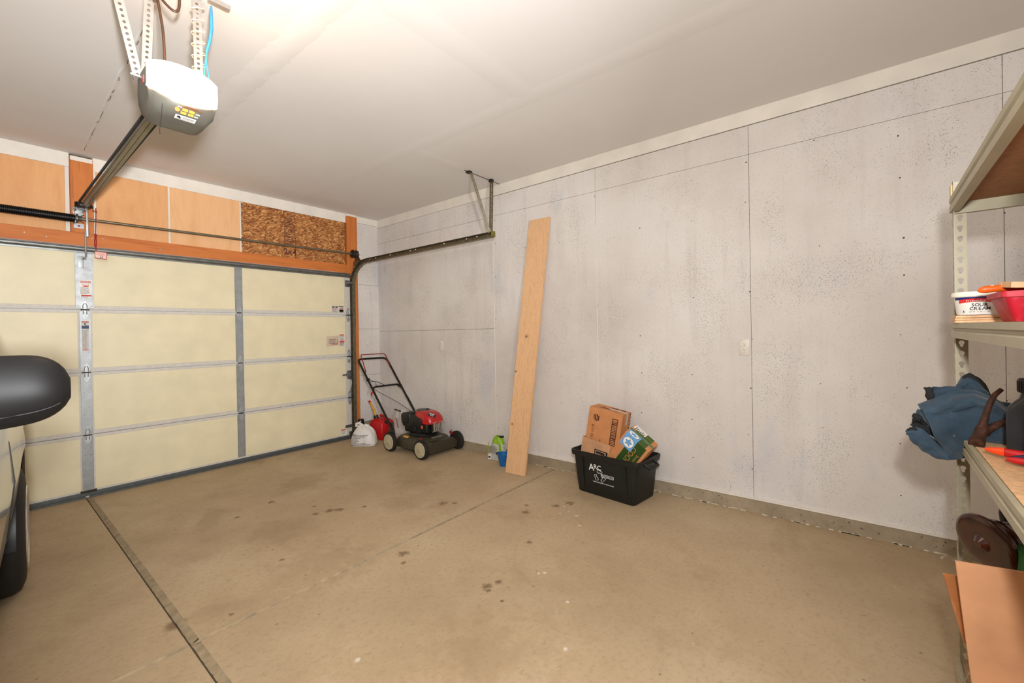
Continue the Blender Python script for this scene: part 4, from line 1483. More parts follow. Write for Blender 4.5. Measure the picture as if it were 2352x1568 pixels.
# green and clear bag of seed
gb = thing('seed_bag', (2.875, -2.155, 0), 'small clear and lime green bag standing against the curb left of the plank', 'bag')
CLR = P('seed_bag_silver', (186, 184, 176), .25, var=.10, scale=60, bump=.15)
LIME = P('lime_print', (136, 176, 36), .3, var=.08)
nb_ = noisebag(2.872, -2.155, .066, .105, .245, 21, .55, 0, .014, 4.0)
MB().grid(lambda a, b: nb_(a, b * .72), 44, 16, 0, True).build('bag_body', CLR, gb, 60)
MB().grid(lambda a, b: V(nb_(a, .70 + b * .30)) + V((0, 0, .002)), 44, 9, 0, True).build('bag_top', LIME, gb, 60)
for q in ((-.085, -.075, -.075, .06), (.058, -.11, .092, .06)):
    bars(gb, 'printed_band', (2.802, -2.16, .125), -Y, Z, [q], LIME, .001)
bars(gb, 'printed_label', (2.803, -2.16, .04), -Y, Z, [(-.095, -.035, -.045, .03)], WHITEP, .001)
fine_print(gb, (2.800, -2.155, .115), -Y, Z, .10, .08, 7, INKG)
bars(gb, 'printed_label', (2.800, -2.16, .03), -Y, Z, [(-.085, -.008, -.055, .008)], INK, .0015)
MB().box((2.872, -2.185, .243), (.03, .08, .018), rot('X', -.1), .005).build('bag_clip', BLACKP, gb, 40)
sc_ = thing('blue_scoop', (2.735, -2.335, 0), 'blue plastic cup with ribbed side on the floor partly behind the plank', 'cup')
BLUE = P('cup_blue', (26, 98, 160), .35, var=.05)
MB().lathe([(0, .003), (.040, .001), (.043, .006), (.052, .06), (.053, .066), (.056, .07), (.062, .118), (.066, .12), (.066, .126), (.060, .126), (.052, .07), (.041, .012), (0, .012)], (2.738, -2.338, 0), Z, 24).build('cup_body', BLUE, sc_, 40)
MB().tube([(2.74, -2.275, .115), (2.745, -2.25, .11), (2.75, -2.235, .10)], [.014, .013, .012], 8).build('cup_handle', P('dark_handle', (30, 34, 40), .4), sc_, 50)

# ------------------------------------------------------------------ recycling bin and the cartons in it
E1, E2 = V((-.122, -.9925, 0)), V((.9925, -.122, 0))
BC = V((2.722, -3.548, 0))
bn = thing('recycling_bin', (2.722, -3.548, 0), 'black plastic recycling bin with white print holding cardboard boxes against the right wall', 'bin')
BIN = P('bin_black', (25, 26, 24), .5, var=.06)


def binring(L, W, z, r, n_=5):
    return [BC + E1 * (p.x) + E2 * (p.y) + Z * z for p in rrect(0, 0, L / 2, W / 2, 0, r, n_)]


bl_ = [(.52, .315, .002), (.53, .325, .008), (.555, .338, .12), (.585, .352, .28), (.59, .355, .30), (.625, .372, .302), (.63, .376, .312), (.64, .38, .340), (.638, .378, .346), (.618, .362, .346), (.60, .348, .30), (.58, .34, .25), (.545, .325, .10), (.52, .31, .02)]
mb = loft([binring(L, W, z, .035) for L, W, z in bl_], False)
mb.bm.faces.new([mb.bm.verts.new(p) for p in binring(.52, .315, .002, .035)])
mb.bm.faces.new([mb.bm.verts.new(p) for p in binring(.52, .31, .02, .035)])
mb.build('bin_body', BIN, bn, 40)
for sg in (-1, 1):
    c = BC + E1 * (sg * .315) + Z * .285
    MB().tube([c + E2 * -.075 + E1 * (-sg * .005) + Z * .03, c + E2 * -.07 + E1 * (sg * .03), c + E2 * .07 + E1 * (sg * .03), c + E2 * .075 + E1 * (-sg * .005) + Z * .03], .012, 8).build('bin_handle', BIN, bn, 50)
for k in (-.16, .16):
    MB().prism([(-.085, 0), (.085, 0), (.07, .006), (-.07, .006)], BC + E1 * k - E2 * .188 + Z * .342, E1, Z, .008).build('rim_step', BIN, bn, 0)
for k in (-.20, .20):
    mb = MB()
    mb.prism([(-.012, -.10), (.012, -.10), (.010, .15), (-.010, .15)], BC + E1 * k - E2 * (.1735) + Z * .14, E1, (Z - E2 * .10).normalized(), .003)
    mb.build('wall_rib', BIN, bn, 0)
bv_ = (Z - E2 * .12).normalized()
fo = lambda a, z: BC + E1 * a - E2 * (.1635 + (z - .02) * .075 - .0005) + Z * z
lo = fo(-.055, .235)
text('A', WHITEINK, bn, lo + E1 * -.050 + Z * -.005, E1, bv_, .052, 'logo_lettering', bold=.02, lift=.005)
text('R', WHITEINK, bn, lo + E1 * -.012 + Z * .006, E1, bv_, .038, 'logo_lettering', bold=.015, lift=.005)
text('C', WHITEINK, bn, lo + E1 * .024 + Z * .003, E1, bv_, .038, 'logo_lettering', bold=.015, lift=.005)
# three chasing arrows in outline, the name box and the motto line
mb = MB()
lc = fo(-.03, .172)
w_ = E1.cross(bv_).normalized()
for k in range(3):
    a = math.radians(90 + 120 * k)
    q = lambda r, t: lc + E1 * (r * math.cos(a + t)) + bv_ * (r * math.sin(a + t)) + w_ * .005
    for loop in ([q(.030, -.80), q(.050, -.62), q(.050, .10), q(.058, .28), q(.038, .62), q(.022, .26), q(.030, .12), q(.030, -.50)],):
        mb.tube(loop + [loop[0]], .0016, 5)
mb.build('logo_arrows', WHITEINK, bn, 40)
bx = fo(.040, .183)
mb = MB()
for a, b in (((-.055, -.011), (.06, -.011)), ((.06, -.011), (.06, .011)), ((.06, .011), (-.055, .011)), ((-.055, .011), (-.055, -.011))):
    mb.tube([bx + E1 * a[0] + bv_ * a[1] + w_ * .006, bx + E1 * b[0] + bv_ * b[1] + w_ * .006], .0013, 5)
mb.build('logo_frame', WHITEINK, bn, 40)
text('RECYCLING CO.', WHITEINK, bn, bx + E1 * .002, E1, bv_, .011, 'logo_lettering', squeeze=.95, bold=.01, lift=.007)
text('TAKING RESPONSIBILITY FOR THE FUTURE', WHITEINK, bn, fo(.0, .118), E1, bv_, .0075, 'logo_lettering', squeeze=.93, bold=.02, lift=.006)


def obox(name, o, a, up, w, h, d, mat, parent=None, bev=.002):
    """box from its front top-left corner: a = along the top, up = towards the top, depth = a x up away from the viewer"""
    a = V(a).normalized()
    up = (V(up) - a * V(up).dot(a)).normalized()
    dp = up.cross(a)
    R = Matrix((a, dp, up)).transposed()
    c = V(o) + a * (w / 2) - up * (h / 2) + dp * (d / 2)
    return MB().box(c, (w, d, h), R, bev).build(name, mat, parent, 0), a, up, dp


# tall carton at the back
ao = V((2.732, -3.322, .696))
ca = thing('cardboard_carton', (2.80, -3.47, .2), 'tall taped brown carton standing upright at the back of the black bin', 'box')
_, a, up, dp = obox('carton_body', ao, (0, -.987, -.16), (.02, -.16, .987), .305, .49, .172, KRAFT, ca)
f = lambda x, y, k=0.0006: ao + a * x - up * y - dp * k
bars(ca, 'barcode', f(.245, .165), a, up, [(-.026, -.115, -.020, .115), (.020, -.115, .026, .115), (-.026, .108, .026, .115), (-.026, -.115, .026, -.108)] + [(-.02, -.10 + i * .0135, .02, -.10 + i * .0135 + random.uniform(.004, .010)) for i in range(15)], P('carton_ink', (70, 34, 24), .7))
CI = P('carton_ink', (70, 34, 24))
text('MS1 02 10:18', CI, ca, f(.055, .235), up, -a, .022, 'carton_lettering')
bars(ca, 'carton_print', f(.075, .082), up, -a, [(-.03, .004, .03, .014), (-.03, -.012, .0, -.002), (.004, -.012, .028, -.002), (-.022, -.026, .02, -.016), (-.016, .018, .024, .026)], CI)
text('KEEP DRY', CI, ca, f(.135, .29), up, -a, .012, 'carton_lettering')
bars(ca, 'carton_print', f(.110, .315), a, up, [(-.012, -.03, .012, .02), (-.02, .02, .02, .026)], CI)
ft = lambda x, y, k=0.0006: ao + a * x + dp * y + up * k
n = NB('packing_tape', .2)
n.col((196, 178, 156))
TAPE = n.mat
bars(ca, 'carton_print', ft(0, 0), a, dp, [(.0, .0, .055, .004), (.06, .05, .10, .062), (.10, .06, .15, .085), (.14, .125, .20, .15), (.225, .13, .265, .155), (.21, .03, .255, .036), (.07, .085, .1, .10)], CI)
tp = MB().prism([(.135, .075), (.3055, .075), (.3055, .110), (.135, .110)], ft(0, 0, .0004), a, dp, .0006)
tp.prism([(0, .075), (.10, .075), (.10, .110), (0, .110)], ao + a * .3054, -up, dp, .0008)
tp.build('packing_tape', TAPE, ca, 0)
bars(ca, 'carton_print', ao + a * .3056, dp, up, [(.150, -.02 - i * .03, .162, -.006 - i * .03) for i in range(9)], CI)

# open carton in front of it
oc = thing('open_carton', (2.78, -3.41, .2), 'pale open-topped carton in the bin with only its front panel showing', 'box')
oo = V((2.695, -3.268, .432))
a, up = V((0, -.987, -.16)), V((.0, -.16, .987))
dp = up.cross(a)
R = Matrix((a, dp, up)).transposed()
W_, H_, D_ = .262, .24, .215
mb = MB().box(oo + a * (W_ / 2) - up * (H_ / 2), (W_, .004, H_), R)
mb.box(oo + a * .002 - up * (H_ / 2) + dp * (D_ / 2), (.004, D_, H_), R)
mb.box(oo + a * (W_ / 2) - up * H_ + dp * (D_ / 2), (W_, D_, .004), R)
mb.build('carton_body', KRAFTL, oc, 0)
bars(oc, 'carton_print', oo + a * .185 - up * .088 - dp * .0024, a, up, [(-.06, .012, .06, .020), (-.06, -.03, .06, -.022), (-.06, -.03, -.052, .02), (.045, -.03, .06, .02), (-.045, -.014, .035, .006)], INK)

# cookie carton thrown in at an angle
ck = thing('cookie_carton', (2.60, -3.66, .25), 'brown and dark green cookie carton tipped over on the right of the bin', 'box')
co = V((2.530, -3.733, .572))
_, a, up, dp = obox('carton_body', co, (.02, -.78, -.60), (-.16, -.60, .77), .222, .335, .165, KRAFT, ck)
GRN = P('carton_green', (42, 72, 22), .6, var=.06)
GRNL = P('carton_green_top', (58, 88, 34), .6, var=.06)
f = lambda x, y, k=0.0006: co + a * x - up * y - dp * k
bars(ck, 'green_print', f(0, 0), a, up, [(.062, -.33, .2, -.0)], GRN)
ft = lambda x, y, k=0.0006: co + a * x + dp * y + up * k
bars(ck, 'green_print', ft(0, 0), a, dp, [(.045, .0, .185, .165)], GRNL)
CIO = P('carton_tan_print', (164, 118, 60), .7)
text('COOKIES', CIO, ck, f(.125, .185), -up, a, .042, 'carton_lettering', bold=.02)
text('Sweet Co.', CIO, ck, f(.178, .16), -up, a, .022, 'carton_lettering', bold=.02)
text('COOKIES', CIO, ck, ft(.15, .130), a, dp, .014, 'carton_lettering')
SKY = P('sticker_blue', (110, 168, 222), .5, var=.02)
mb = MB().prism([(.012, -.115), (.118, -.115), (.118, .0008), (.012, .0008)], f(0, 0, .0009), a, up, .0006)
mb.prism([(.012, 0), (.118, 0), (.118, .068), (.012, .068)], ft(0, 0, .0004), a, dp, .0008)
stk = mb.build('star_sticker', SKY, ck, 0)


def star(o, u, v, r, ry):
    WHT = P('sticker_white', (236, 238, 238), .5, var=.01)
    w = u.cross(v).normalized()
    mb = MB()
    mb.face([o + u * (r * 1.06 * math.cos(t)) + v * (ry * 1.06 * math.sin(t)) + w * .0004 for t in [i * 2 * math.pi / 28 for i in range(28)]])
    mb.build('star_disc', P('sticker_navy', (40, 60, 84)), ck, 0)
    mb = MB()
    mb.face([o + u * (r * math.cos(t)) + v * (ry * math.sin(t)) + w * .0008 for t in [i * 2 * math.pi / 28 for i in range(28)]])
    mb.build('star_disc', WHT, ck, 0)
    for sc2, mt, k in ((.80, P('sticker_navy', (40, 60, 84)), .0012), (.66, SKY, .0016)):
        mb = MB()
        P_ = []
        for i in range(10):
            q = sc2 * (1 if i % 2 == 0 else .48)
            t = math.pi / 2 + i * math.pi / 5
            P_.append(o + u * (r * q * math.cos(t)) + v * (ry * q * math.sin(t)) + w * k)
        c = mb.bm.verts.new(o + w * k)
        vs = [mb.bm.verts.new(p) for p in P_]
        for i in range(10):
            mb.bm.faces.new((c, vs[i], vs[(i + 1) % 10]))
        mb.build('star', mt, ck, 0)


star(f(.066, .060, .0016), a, up, .044, .044)
star(ft(.062, .034, .0013), a, dp, .044, .028)
lab_o = ft(.066, .128, .0008)
bars(ck, 'shipping_label', lab_o, a, dp, [(-.058, -.018, .055, .037)], WHITEP)
fine_print(ck, lab_o + up * .0004, dp, -a, .04, .09, 6, INK)
bars(ck, 'packing_tape', ft(.0, .078, .0009), a, dp, [(.0, -.014, .222, .014)], P('tape_green', (96, 116, 78), .25))
bars(ck, 'packing_tape', co + a * .2226, -up, dp, [(.0, .064, .07, .092)], TAPE)

# ------------------------------------------------------------------ steel shelving by the camera
S0 = V((1.668, -5.394, 0))
EX, EY = V((-.99953, .0306, 0)), V((-.0306, -.99953, 0))
sp = lambda x, y, z: S0 + EX * x + EY * y + Z * z
SW, SD, SH = 1.22, .457, 1.868
su = thing('shelving_unit', (S0.x, S0.y, 0), 'tan boltless steel shelving unit with particle board shelves at the right edge', 'shelves')
TAN = P('shelf_tan', (164, 155, 128), .42, .1, var=.03, scale=10)
KEY = [(.0046 * math.cos(math.radians(a)), -.0075 + .0046 * math.sin(math.radians(a))) for a in (-110, -70, -20)] + [(.0046, -.002)] + [(.0080 * math.cos(math.radians(a)), .0035 + .0080 * math.sin(math.radians(a))) for a in (-40, 0, 40, 75, 105, 140, 180, 220)] + [(-.0046, -.002), (-.0046 * math.cos(math.radians(-20)), -.0091)]
KEY_OLD = [(.0028, -.0105), (.0042, -.0075), (.0042, -.001), (.0075, .0035), (.0078, .0075), (.004, .0105), (-.004, .0105), (-.0078, .0075), (-.0075, .0035), (-.0042, -.001), (-.0042, -.0075), (-.0028, -.0105)]
KEYZ = [(b, -a) for a, b in KEY]
POST_P = SH / 49


def post(x, y, sx_, sy_):
    """corner angle with a row of keyholes in each leg"""
    mb = MB()
    w = .034
    mb.perf(sp(x, y + sy_ * w / 2, 0), Z, EY * sy_, 49, POST_P, w, [(a, b) for a, b in KEYZ], .002)
    mb.perf(sp(x + sx_ * w / 2, y, 0), Z, EX * sx_, 49, POST_P, w, [(a, b) for a, b in KEYZ], .002)
    return mb.build('post', TAN, su, 0)


for x, sx_ in ((0, 1), (SW, -1)):
    for y, sy_ in ((0, 1), (SD, -1)):
        post(x, y, sx_, sy_)
BOARD = P('particle_board', (150, 104, 66), .7, var=.08, scale=60)
BOARDL = P('particle_board_pale', (206, 164, 120), .7, var=.08, scale=60)
beam = [(0, 0), (.006, 0), (.006, -.003), (-.001, -.006), (-.004, -.020), (.001, -.026), (.007, -.029), (.007, -.050), (.018, -.050), (.018, -.048), (.0, -.047), (0, -.030), (-.006, -.024), (-.006, -.008)]
bprof = [(-.002, .0), (.010, .0), (.010, -.016), (.003, -.020), (.003, -.026), (.010, -.031), (.010, -.052), (-.014, -.052), (-.014, -.049), (-.002, -.049)]
for zt, bm_ in ((1.808, BOARD), (1.352, BOARDL), (.977, BOARDL), (.12, BOARD)):
    # front and back beams are long, end beams short; all have a pressed groove
    for y, o_ in ((0, 1), (SD, -1)):
        MB().prism([(-p * o_, q) for p, q in bprof], sp(.002, y, zt), EY, Z, SW - .004).build('long_beam', TAN, su, 0)
    for x, o_ in ((0, 1), (SW, -1)):
        MB().prism([((p - .004) * o_, q) for p, q in bprof], sp(x, .002, zt - .006), -EX, Z, SD - .004).build('end_beam', TAN, su, 0)
    R = Matrix((EX, EY, Z)).transposed()
    MB().box(sp(SW / 2, SD / 2, zt - .010), (SW - .012, SD - .012, .014), R, .001).build('shelf_board', bm_, su, 0)
MB().box(sp(.0, -.004, SH - .045), (.03, .006, .07), Matrix((EX, EY, Z)).transposed(), .002).build('post_cap', P('shelf_cap', (206, 186, 140), .45), su, 0)

# ---- middle shelf
LATH = P('lath_wood', (222, 178, 132), .6, var=.07, scale=40)
rnd = random.Random(2)
for i in range(3):
    z = 1.353 + i * .0082
    nm = ('bottom', 'middle', 'top')[i]
    o = MB().box(V((1.515 + (0, .004, -.003)[i], -5.475, z + .0037)), (.098, .205, .0074), rot('Z', -.05 + .012 * i), .001).build('wood_lath', LATH, None, 0)
    tag(o, 'thin pale wood slat under the dairy tub, %s one of three' % nm, 'slat', 'wood slats under the tub')
tb = thing('sour_cream_tub', (1.500, -5.428, 1.378), 'white and blue round dairy tub with lid standing on wood slats', 'tub')
TC = V((1.502, -5.432, 1.3785))
TUBW = P('tub_white', (232, 230, 222), .35, var=.02)
MB().lathe([(0, 0), (.052, 0), (.054, .003), (.061, .064), (.0, .064)], TC, Z, 40).build('tub_body', TUBW, tb, 40)
MB().lathe([(.062, .060), (.0655, .060), (.0665, .064), (.0665, .072), (.064, .0755), (.058, .0745), (.0, .0735)], TC, Z, 40).build('lid', P('lid_cream', (238, 232, 214), .35, var=.02), tb, 40)
td = V((CAM.x - TC.x, CAM.y - TC.y, 0)).normalized()
ta = math.atan2(td.y, td.x)


def tubpatch(name, a0, a1, z0, z1, mt, k=.0006, top=None, bot=None):
    """a piece of label wrapped round the tub; angles in radians from the side that faces the room, positive to the right"""
    def fn(a, b):
        an = ta + (a0 + (a1 - a0) * a)
        zt = top(a) if top else z1
        zb = bot(a) if bot else z0
        z = zb + (zt - zb) * b
        r = .054 + (z - .003) / .061 * .007 + k
        return TC + V((math.cos(an) * r, math.sin(an) * r, z))
    return MB().grid(fn, 24, 6).build(name, mt, tb, 60)


tubpatch('blue_print', -1.2, 1.25, .045, .058, P('label_blue', (32, 90, 186), .4), .0006, None, lambda a: .052 - .016 * max(0, a - .45) * 1.8)
tubpatch('navy_print', -1.2, .6, .050, .058, P('label_navy', (24, 34, 100), .4), .0009)
tubpatch('red_banner', -.9, .62, .039, .049, P('banner_red', (208, 46, 44), .4), .0013, lambda a: .049 + .004 * math.sin(a * 3.1), lambda a: .038 + .004 * math.sin(a * 3.1))


def curved_text(body, mt, h, zc, a_mid, step, k=.0010, bold=0.02):
    n_ = len(body)
    for i, ch in enumerate(body):
        if ch == ' ':
            continue
        an = ta + a_mid - (i - (n_ - 1) / 2) * step * -1
        r = .054 + (zc - .003) / .061 * .007 + k
        nrm_ = V((math.cos(an), math.sin(an), 0))
        uu_ = V((-math.sin(an), math.cos(an), 0))
        text(ch, mt, tb, TC + nrm_ * r + Z * zc, uu_, V((0, 0, 1)) + nrm_ * .11, h, 'label_lettering', bold=bold, lift=.0004)


curved_text('SOUR', INK, .0095, .0315, -.02, .165)
curved_text('CREAM', INK, .0095, .0195, -.0, .165)
curved_text('Friendship', WHITEINK, .005, .0455, -.15, .075, .0018)
curved_text('NET WT 16 OZ (1 LB)', INK, .0022, .0095, -.02, .045, .001)
tubpatch('blue_print', -.02 - .72, -.02 - .66, .007, .014, P('label_blue', (32, 90, 186)), .0007)

rt = thing('red_tray', (1.20, -5.58, 1.353), 'dusty red plastic tray holding tools on the middle shelf', 'tray')
n = NB('dusty_red', .5)
n.col(n.mix(n.m('MULTIPLY', n.step(n.noise(n.vec(), 28, 4), .5, .75), .35), (178, 20, 42), (206, 120, 124)))
TRAY = n.mat
o0 = V((1.205, -5.585, 1.3535))


def trect(hx, hy, z):
    return [o0 + EX * p.x + EY * p.y + Z * z for p in rrect(0, 0, hx, hy, 0, .012, 4)]


mb = loft([trect(.078, .145, 0), trect(.080, .147, .003), trect(.098, .166, .064), trect(.105, .173, .065), trect(.106, .174, .080), trect(.098, .166, .080), trect(.094, .162, .064), trect(.076, .143, .006)])
mb.build('tray_body', TRAY, rt, 30)
ks = thing('putty_knife', (1.25, -5.47, 1.437), 'scraper with orange handle lying across the rim of the red tray', 'scraper')
kd, ku = V((.10, -.99, .03)).normalized(), Z
kp = lambda t, z=0.0: V((1.248, -5.388, 1.4455)) + kd * t + Z * z
mb = MB().tube([kp(.0, -.002), kp(.006), kp(.014, .002), kp(.045, .003), kp(.10, .001), kp(.125, -.001)], [.003, .008, .0105, .010, .009, .008], 12)
mb.build('handle', P('tool_orange', (222, 92, 24), .35, var=.05), ks, 60)
mb = MB().box(kp(.185), (.055, .12, .0015), rot('Z', .10))
mb.build('blade', GALV, ks, 0)
MB().cyl(kp(.03, .0115), kp(.03, .0135), .0045, 10).build('hang_hole', P('hole_pale', (214, 196, 176), .6), ks, 30)
tag(MB().box(V((1.222, -5.545, 1.450)), (.09, .22, .017), rot('Z', .06) @ rot('Y', -.08) @ rot('X', .06), .002).build('wood_offcut', LATH, None, 0), 'pale wood offcut lying on top of the red tray beside the orange handle', 'offcut')

# ---- lower shelf: quilted moving blanket, hammer, oil bottle, clamp
bo_ = V((1.415, -5.362, 1.030))
bd, brp = V((.989, -.148, 0)), V((-.148, -.989, 0))
bp = lambda px, py, c: bo_ + brp * ((px - 2190) * .00099) + Z * (-(py - 970) * .00142) + bd * c
n = NB('quilted_blue', .9, 0, .1)
w_ = n.noise(n.vec(), 45, 5, .7)
cc_ = n.ramp(n.noise(n.vec(), 9, 4, .6), [(.3, (38, 51, 62)), (.6, (54, 70, 82)), (.8, (74, 90, 100))])
cc_ = n.mix(n.m('MULTIPLY', n.step(n.noise(n.vec(loc=(2, 0, 3)), 22, 4, .6), .6, .72), .5), cc_, (66, 62, 72))
cc_ = n.mix(n.m('MULTIPLY', n.step(n.noise(n.vec((90, 90, 30)), 1, 2), .72, .76), .6), cc_, (170, 170, 176))
n.col(cc_)
n.bump(w_, .5, .004)
n.b.inputs['Sheen Weight'].default_value = .2
QUILT = n.mat
BIND = P('black_binding', (16, 15, 16), .8)
bk = thing('moving_blanket', tuple(bo_ + Z * -.13), 'crumpled blue quilted moving blanket with black edging hanging off the lower shelf', 'blanket')


def poly_at(P_, t):
    L = [0]
    for a, b in zip(P_[:-1], P_[1:]):
        L.append(L[-1] + math.hypot(b[0] - a[0], b[1] - a[1]))
    s_ = t * L[-1]
    for i in range(len(P_) - 1):
        if s_ <= L[i + 1] or i == len(P_) - 2:
            f_ = (s_ - L[i]) / max(1e-6, L[i + 1] - L[i])
            return tuple(P_[i][k] + (P_[i + 1][k] - P_[i][k]) * f_ for k in range(len(P_[i])))


def cloth(name, top, bot, c_top, c_bot, bulge, mt, nu=34, nv=18, th=.006, seed=0, wr=.004):
    rnd = random.Random(seed)
    ph = [rnd.uniform(0, 6.28) for _ in range(6)]

    def fn(a, b):
        p, q = poly_at(top, a), poly_at(bot, a)
        x, y = p[0] + (q[0] - p[0]) * b, p[1] + (q[1] - p[1]) * b
        ca_ = c_top(a) if callable(c_top) else c_top
        cb = c_bot(a) if callable(c_bot) else c_bot
        c = ca_ + (cb - ca_) * b - bulge * math.sin(b * math.pi) * (.4 + .6 * math.sin(min(1, a * 1.3) * math.pi / 2))
        c += wr * math.sin(a * 11 + ph[0] + b * 4) * math.sin(b * 7 + ph[1]) + wr * .6 * math.sin(a * 23 + ph[2]) * math.sin(b * 13 + ph[3])
        return bp(x, y, c)
    return MB().grid(fn, nu, nv, th).build(name, mt, bk, 60)


cloth('back_corner', [(2200, 884), (2208, 872), (2219, 865), (2240, 879), (2258, 906)], [(2186, 905), (2206, 905), (2225, 905), (2245, 910), (2265, 914)], .09, .07, .02, QUILT, seed=3)
cloth('edge_binding', [(2208, 873), (2219, 863), (2238, 872), (2252, 886), (2264, 912)], [(2216, 878), (2222, 874), (2236, 884), (2246, 896), (2255, 914)], .082, .08, .006, BIND, 16, 5, .007, seed=4, wr=.001)
cloth('top_flap', [(2133, 899), (2160, 896), (2190, 896), (2225, 900), (2265, 912), (2312, 938)], [(2140, 930), (2160, 922), (2190, 914), (2225, 914), (2265, 925), (2312, 960)], .05, .045, .015, QUILT, seed=5)
cloth('edge_binding', [(2114, 899), (2124, 898), (2134, 899)], [(2121, 936), (2131, 931), (2142, 926)], .045, .040, .006, BIND, 10, 12, .007, seed=6, wr=.001)
cloth('middle_fold', [(2099, 943), (2125, 931), (2155, 919), (2190, 909), (2230, 908), (2275, 920), (2313, 945)], [(2105, 949), (2132, 961), (2165, 954), (2195, 940), (2235, 926), (2280, 935), (2313, 962)], .03, .0, .022, QUILT, seed=7)
cloth('main_fold', [(2112, 950), (2136, 958), (2168, 951), (2198, 938), (2240, 925), (2285, 932), (2314, 955)], [(2170, 1062), (2185, 1060), (2210, 1052), (2235, 1040), (2262, 1030), (2290, 1030), (2314, 1030)], lambda a: .0 + .03 * a, lambda a: .03 + .03 * a, .055, QUILT, 44, 34, .007, seed=8, wr=.006)
cloth('inner_fold', [(2097, 950), (2110, 952), (2128, 972), (2150, 986)], [(2092, 962), (2108, 968), (2140, 1000), (2163, 1030)], .02, .04, .01, QUILT, 20, 8, seed=9)
cloth('dark_lining', [(2086, 968), (2106, 966), (2130, 985), (2160, 1012)], [(2076, 996), (2100, 998), (2134, 1018), (2164, 1052)], .045, .05, -.004, BIND, 20, 8, .007, seed=10, wr=.003)
cloth('edge_binding', [(2081, 969), (2090, 962), (2100, 970)], [(2088, 980), (2098, 978), (2110, 984)], .030, .03, .003, BIND, 8, 5, .007, seed=11, wr=.001)
cloth('bottom_fold', [(2068, 1010), (2086, 996), (2106, 1001), (2132, 1020), (2166, 1052)], [(2068, 1012), (2088, 1034), (2112, 1051), (2142, 1061), (2172, 1062)], .03, .02, .014, QUILT, 30, 14, seed=12)
cloth('edge_binding', [(2065, 1009), (2076, 1000), (2090, 994)], [(2072, 1018), (2082, 1010), (2096, 1002)], .026, .026, .003, BIND, 8, 5, .007, seed=13, wr=.001)
# the rest of the folded bundle behind those flaps


def bundle(a, b):
    an = a * 2 * math.pi
    t = b
    hw = (.030 + .050 * math.sin(min(1, t * 1.25 + .15) * math.pi / 2)) * (1 if t < .999 else .6)
    x = 2110 + 200 * t
    yc = 985 - 6 * t
    hh = (22 + 40 * math.sin(min(1, t * 1.6 + .05) * math.pi / 2)) * (1 - .25 * max(0, t - .6))
    return bp(x, yc - hh * math.sin(an), .075 + hw * .62 * math.cos(an) + .004 * math.sin(an * 5 + t * 9))


mb = MB().grid(bundle, 28, 22, 0, True)
mb.build('folded_bundle', QUILT, bk, 60)

hm = thing('claw_hammer', (1.36, -5.42, .977), 'rusty brown claw hammer standing on its head beside the blue blanket', 'hammer')
n = NB('rusty_steel', .75, .3)
n.col(n.ramp(n.noise(n.vec(), 60, 5, .7), [(.3, (40, 22, 15)), (.55, (70, 40, 26)), (.75, (104, 64, 42))]))
n.bump(n.noise(n.vec(), 130, 4), .3, .002)
RUST = n.mat
hc = lambda px, py, c: V((1.352, -5.402, .992)) + brp * ((px - 2260) * .00093) + Z * (-(py - 1018) * .00135) + bd * c
MB().tube([hc(2254, 1027, -.035), hc(2255, 1025, -.030), hc(2257, 1021, -.012), hc(2262, 1010, .0), hc(2268, 998, .012), hc(2272, 990, .018)], [.016, .0185, .0185, .0145, .016, .014], 18).build('hammer_head', RUST, hm, 50)
MB().tube([hc(2266, 1000, .012), hc(2272, 980, .016), hc(2279, 958, .022), hc(2287, 936, .03), hc(2298, 917, .038), hc(2313, 905, .05)], [.012, .0095, .008, .0075, .007, .006], 12).build('claw', RUST, hm, 50)
MB().tube([hc(2272, 1000, .014), hc(2286, 993, .02), hc(2302, 984, .03), hc(2325, 976, .045)], [.013, .0105, .010, .009], 12).build('claw', RUST, hm, 50)
MB().tube([hc(2268, 1004, .012), hc(2290, 1012, .10), hc(2310, 1016, .20)], [.012, .013, .012], 10).build('hammer_handle', RUST, hm, 50)

ob = thing('oil_bottle', (1.235, -5.495, .977), 'black plastic motor oil bottle on the lower shelf at the right edge', 'bottle')
OBC, oyaw = V((1.238, -5.490, .9775)), -.35
OBM = P('oil_black', (40, 41, 43), .32, var=.04)


def orect(hx, hy, z, r, dx=0.0):
    c, s_ = math.cos(oyaw), math.sin(oyaw)
    return [OBC + V((p.x * c - p.y * s_, p.x * s_ + p.y * c, z)) for p in rrect(dx, 0, hx, hy, 0, r, 5)]


loft([orect(.030, .046, 0, .012), orect(.032, .049, .006, .012), orect(.032, .049, .115, .012), orect(.031, .047, .135, .014), orect(.027, .036, .150, .014), orect(.024, .026, .162, .016), orect(.021, .022, .18, .016)]).build('bottle_body', OBM, ob, 40)
nc = OBC + V((.0, .006, 0))
mb = MB().lathe([(0, .178), (.023, .178), (.024, .181), (.024, .213), (.022, .217), (0, .218)], nc, Z, 26)
for i in range(26):
    a = i * 2 * math.pi / 26
    mb.box(nc + V((math.cos(a) * .0242, math.sin(a) * .0242, .196)), (.0014, .0024, .028), rot('Z', a))
mb.build('cap', BLACKP, ob, 30)
su_, sv_ = V((math.sin(oyaw), -math.cos(oyaw), 0)), Z
oo = OBC + V((-math.cos(oyaw) * .0325, -math.sin(oyaw) * .0325, .062))
sticker(ob, 'label', oo + su_ * .012, su_, sv_, .058, .085, P('oil_label', (28, 28, 30), .3), .0008)
bars(ob, 'label_print', oo + su_ * .02, su_, sv_, [(-.008, .034, .03, .039), (-.006, -.038, .03, -.030), (-.006, -.026, .028, -.022), (-.006, .01, .02, .013)], P('label_green', (120, 190, 140), .4), .0014)
bars(ob, 'label_print', oo + su_ * .02, su_, sv_, [(-.008, -.018, .03, -.004), (-.008, .018, .03, .03)], GREYP, .0016)

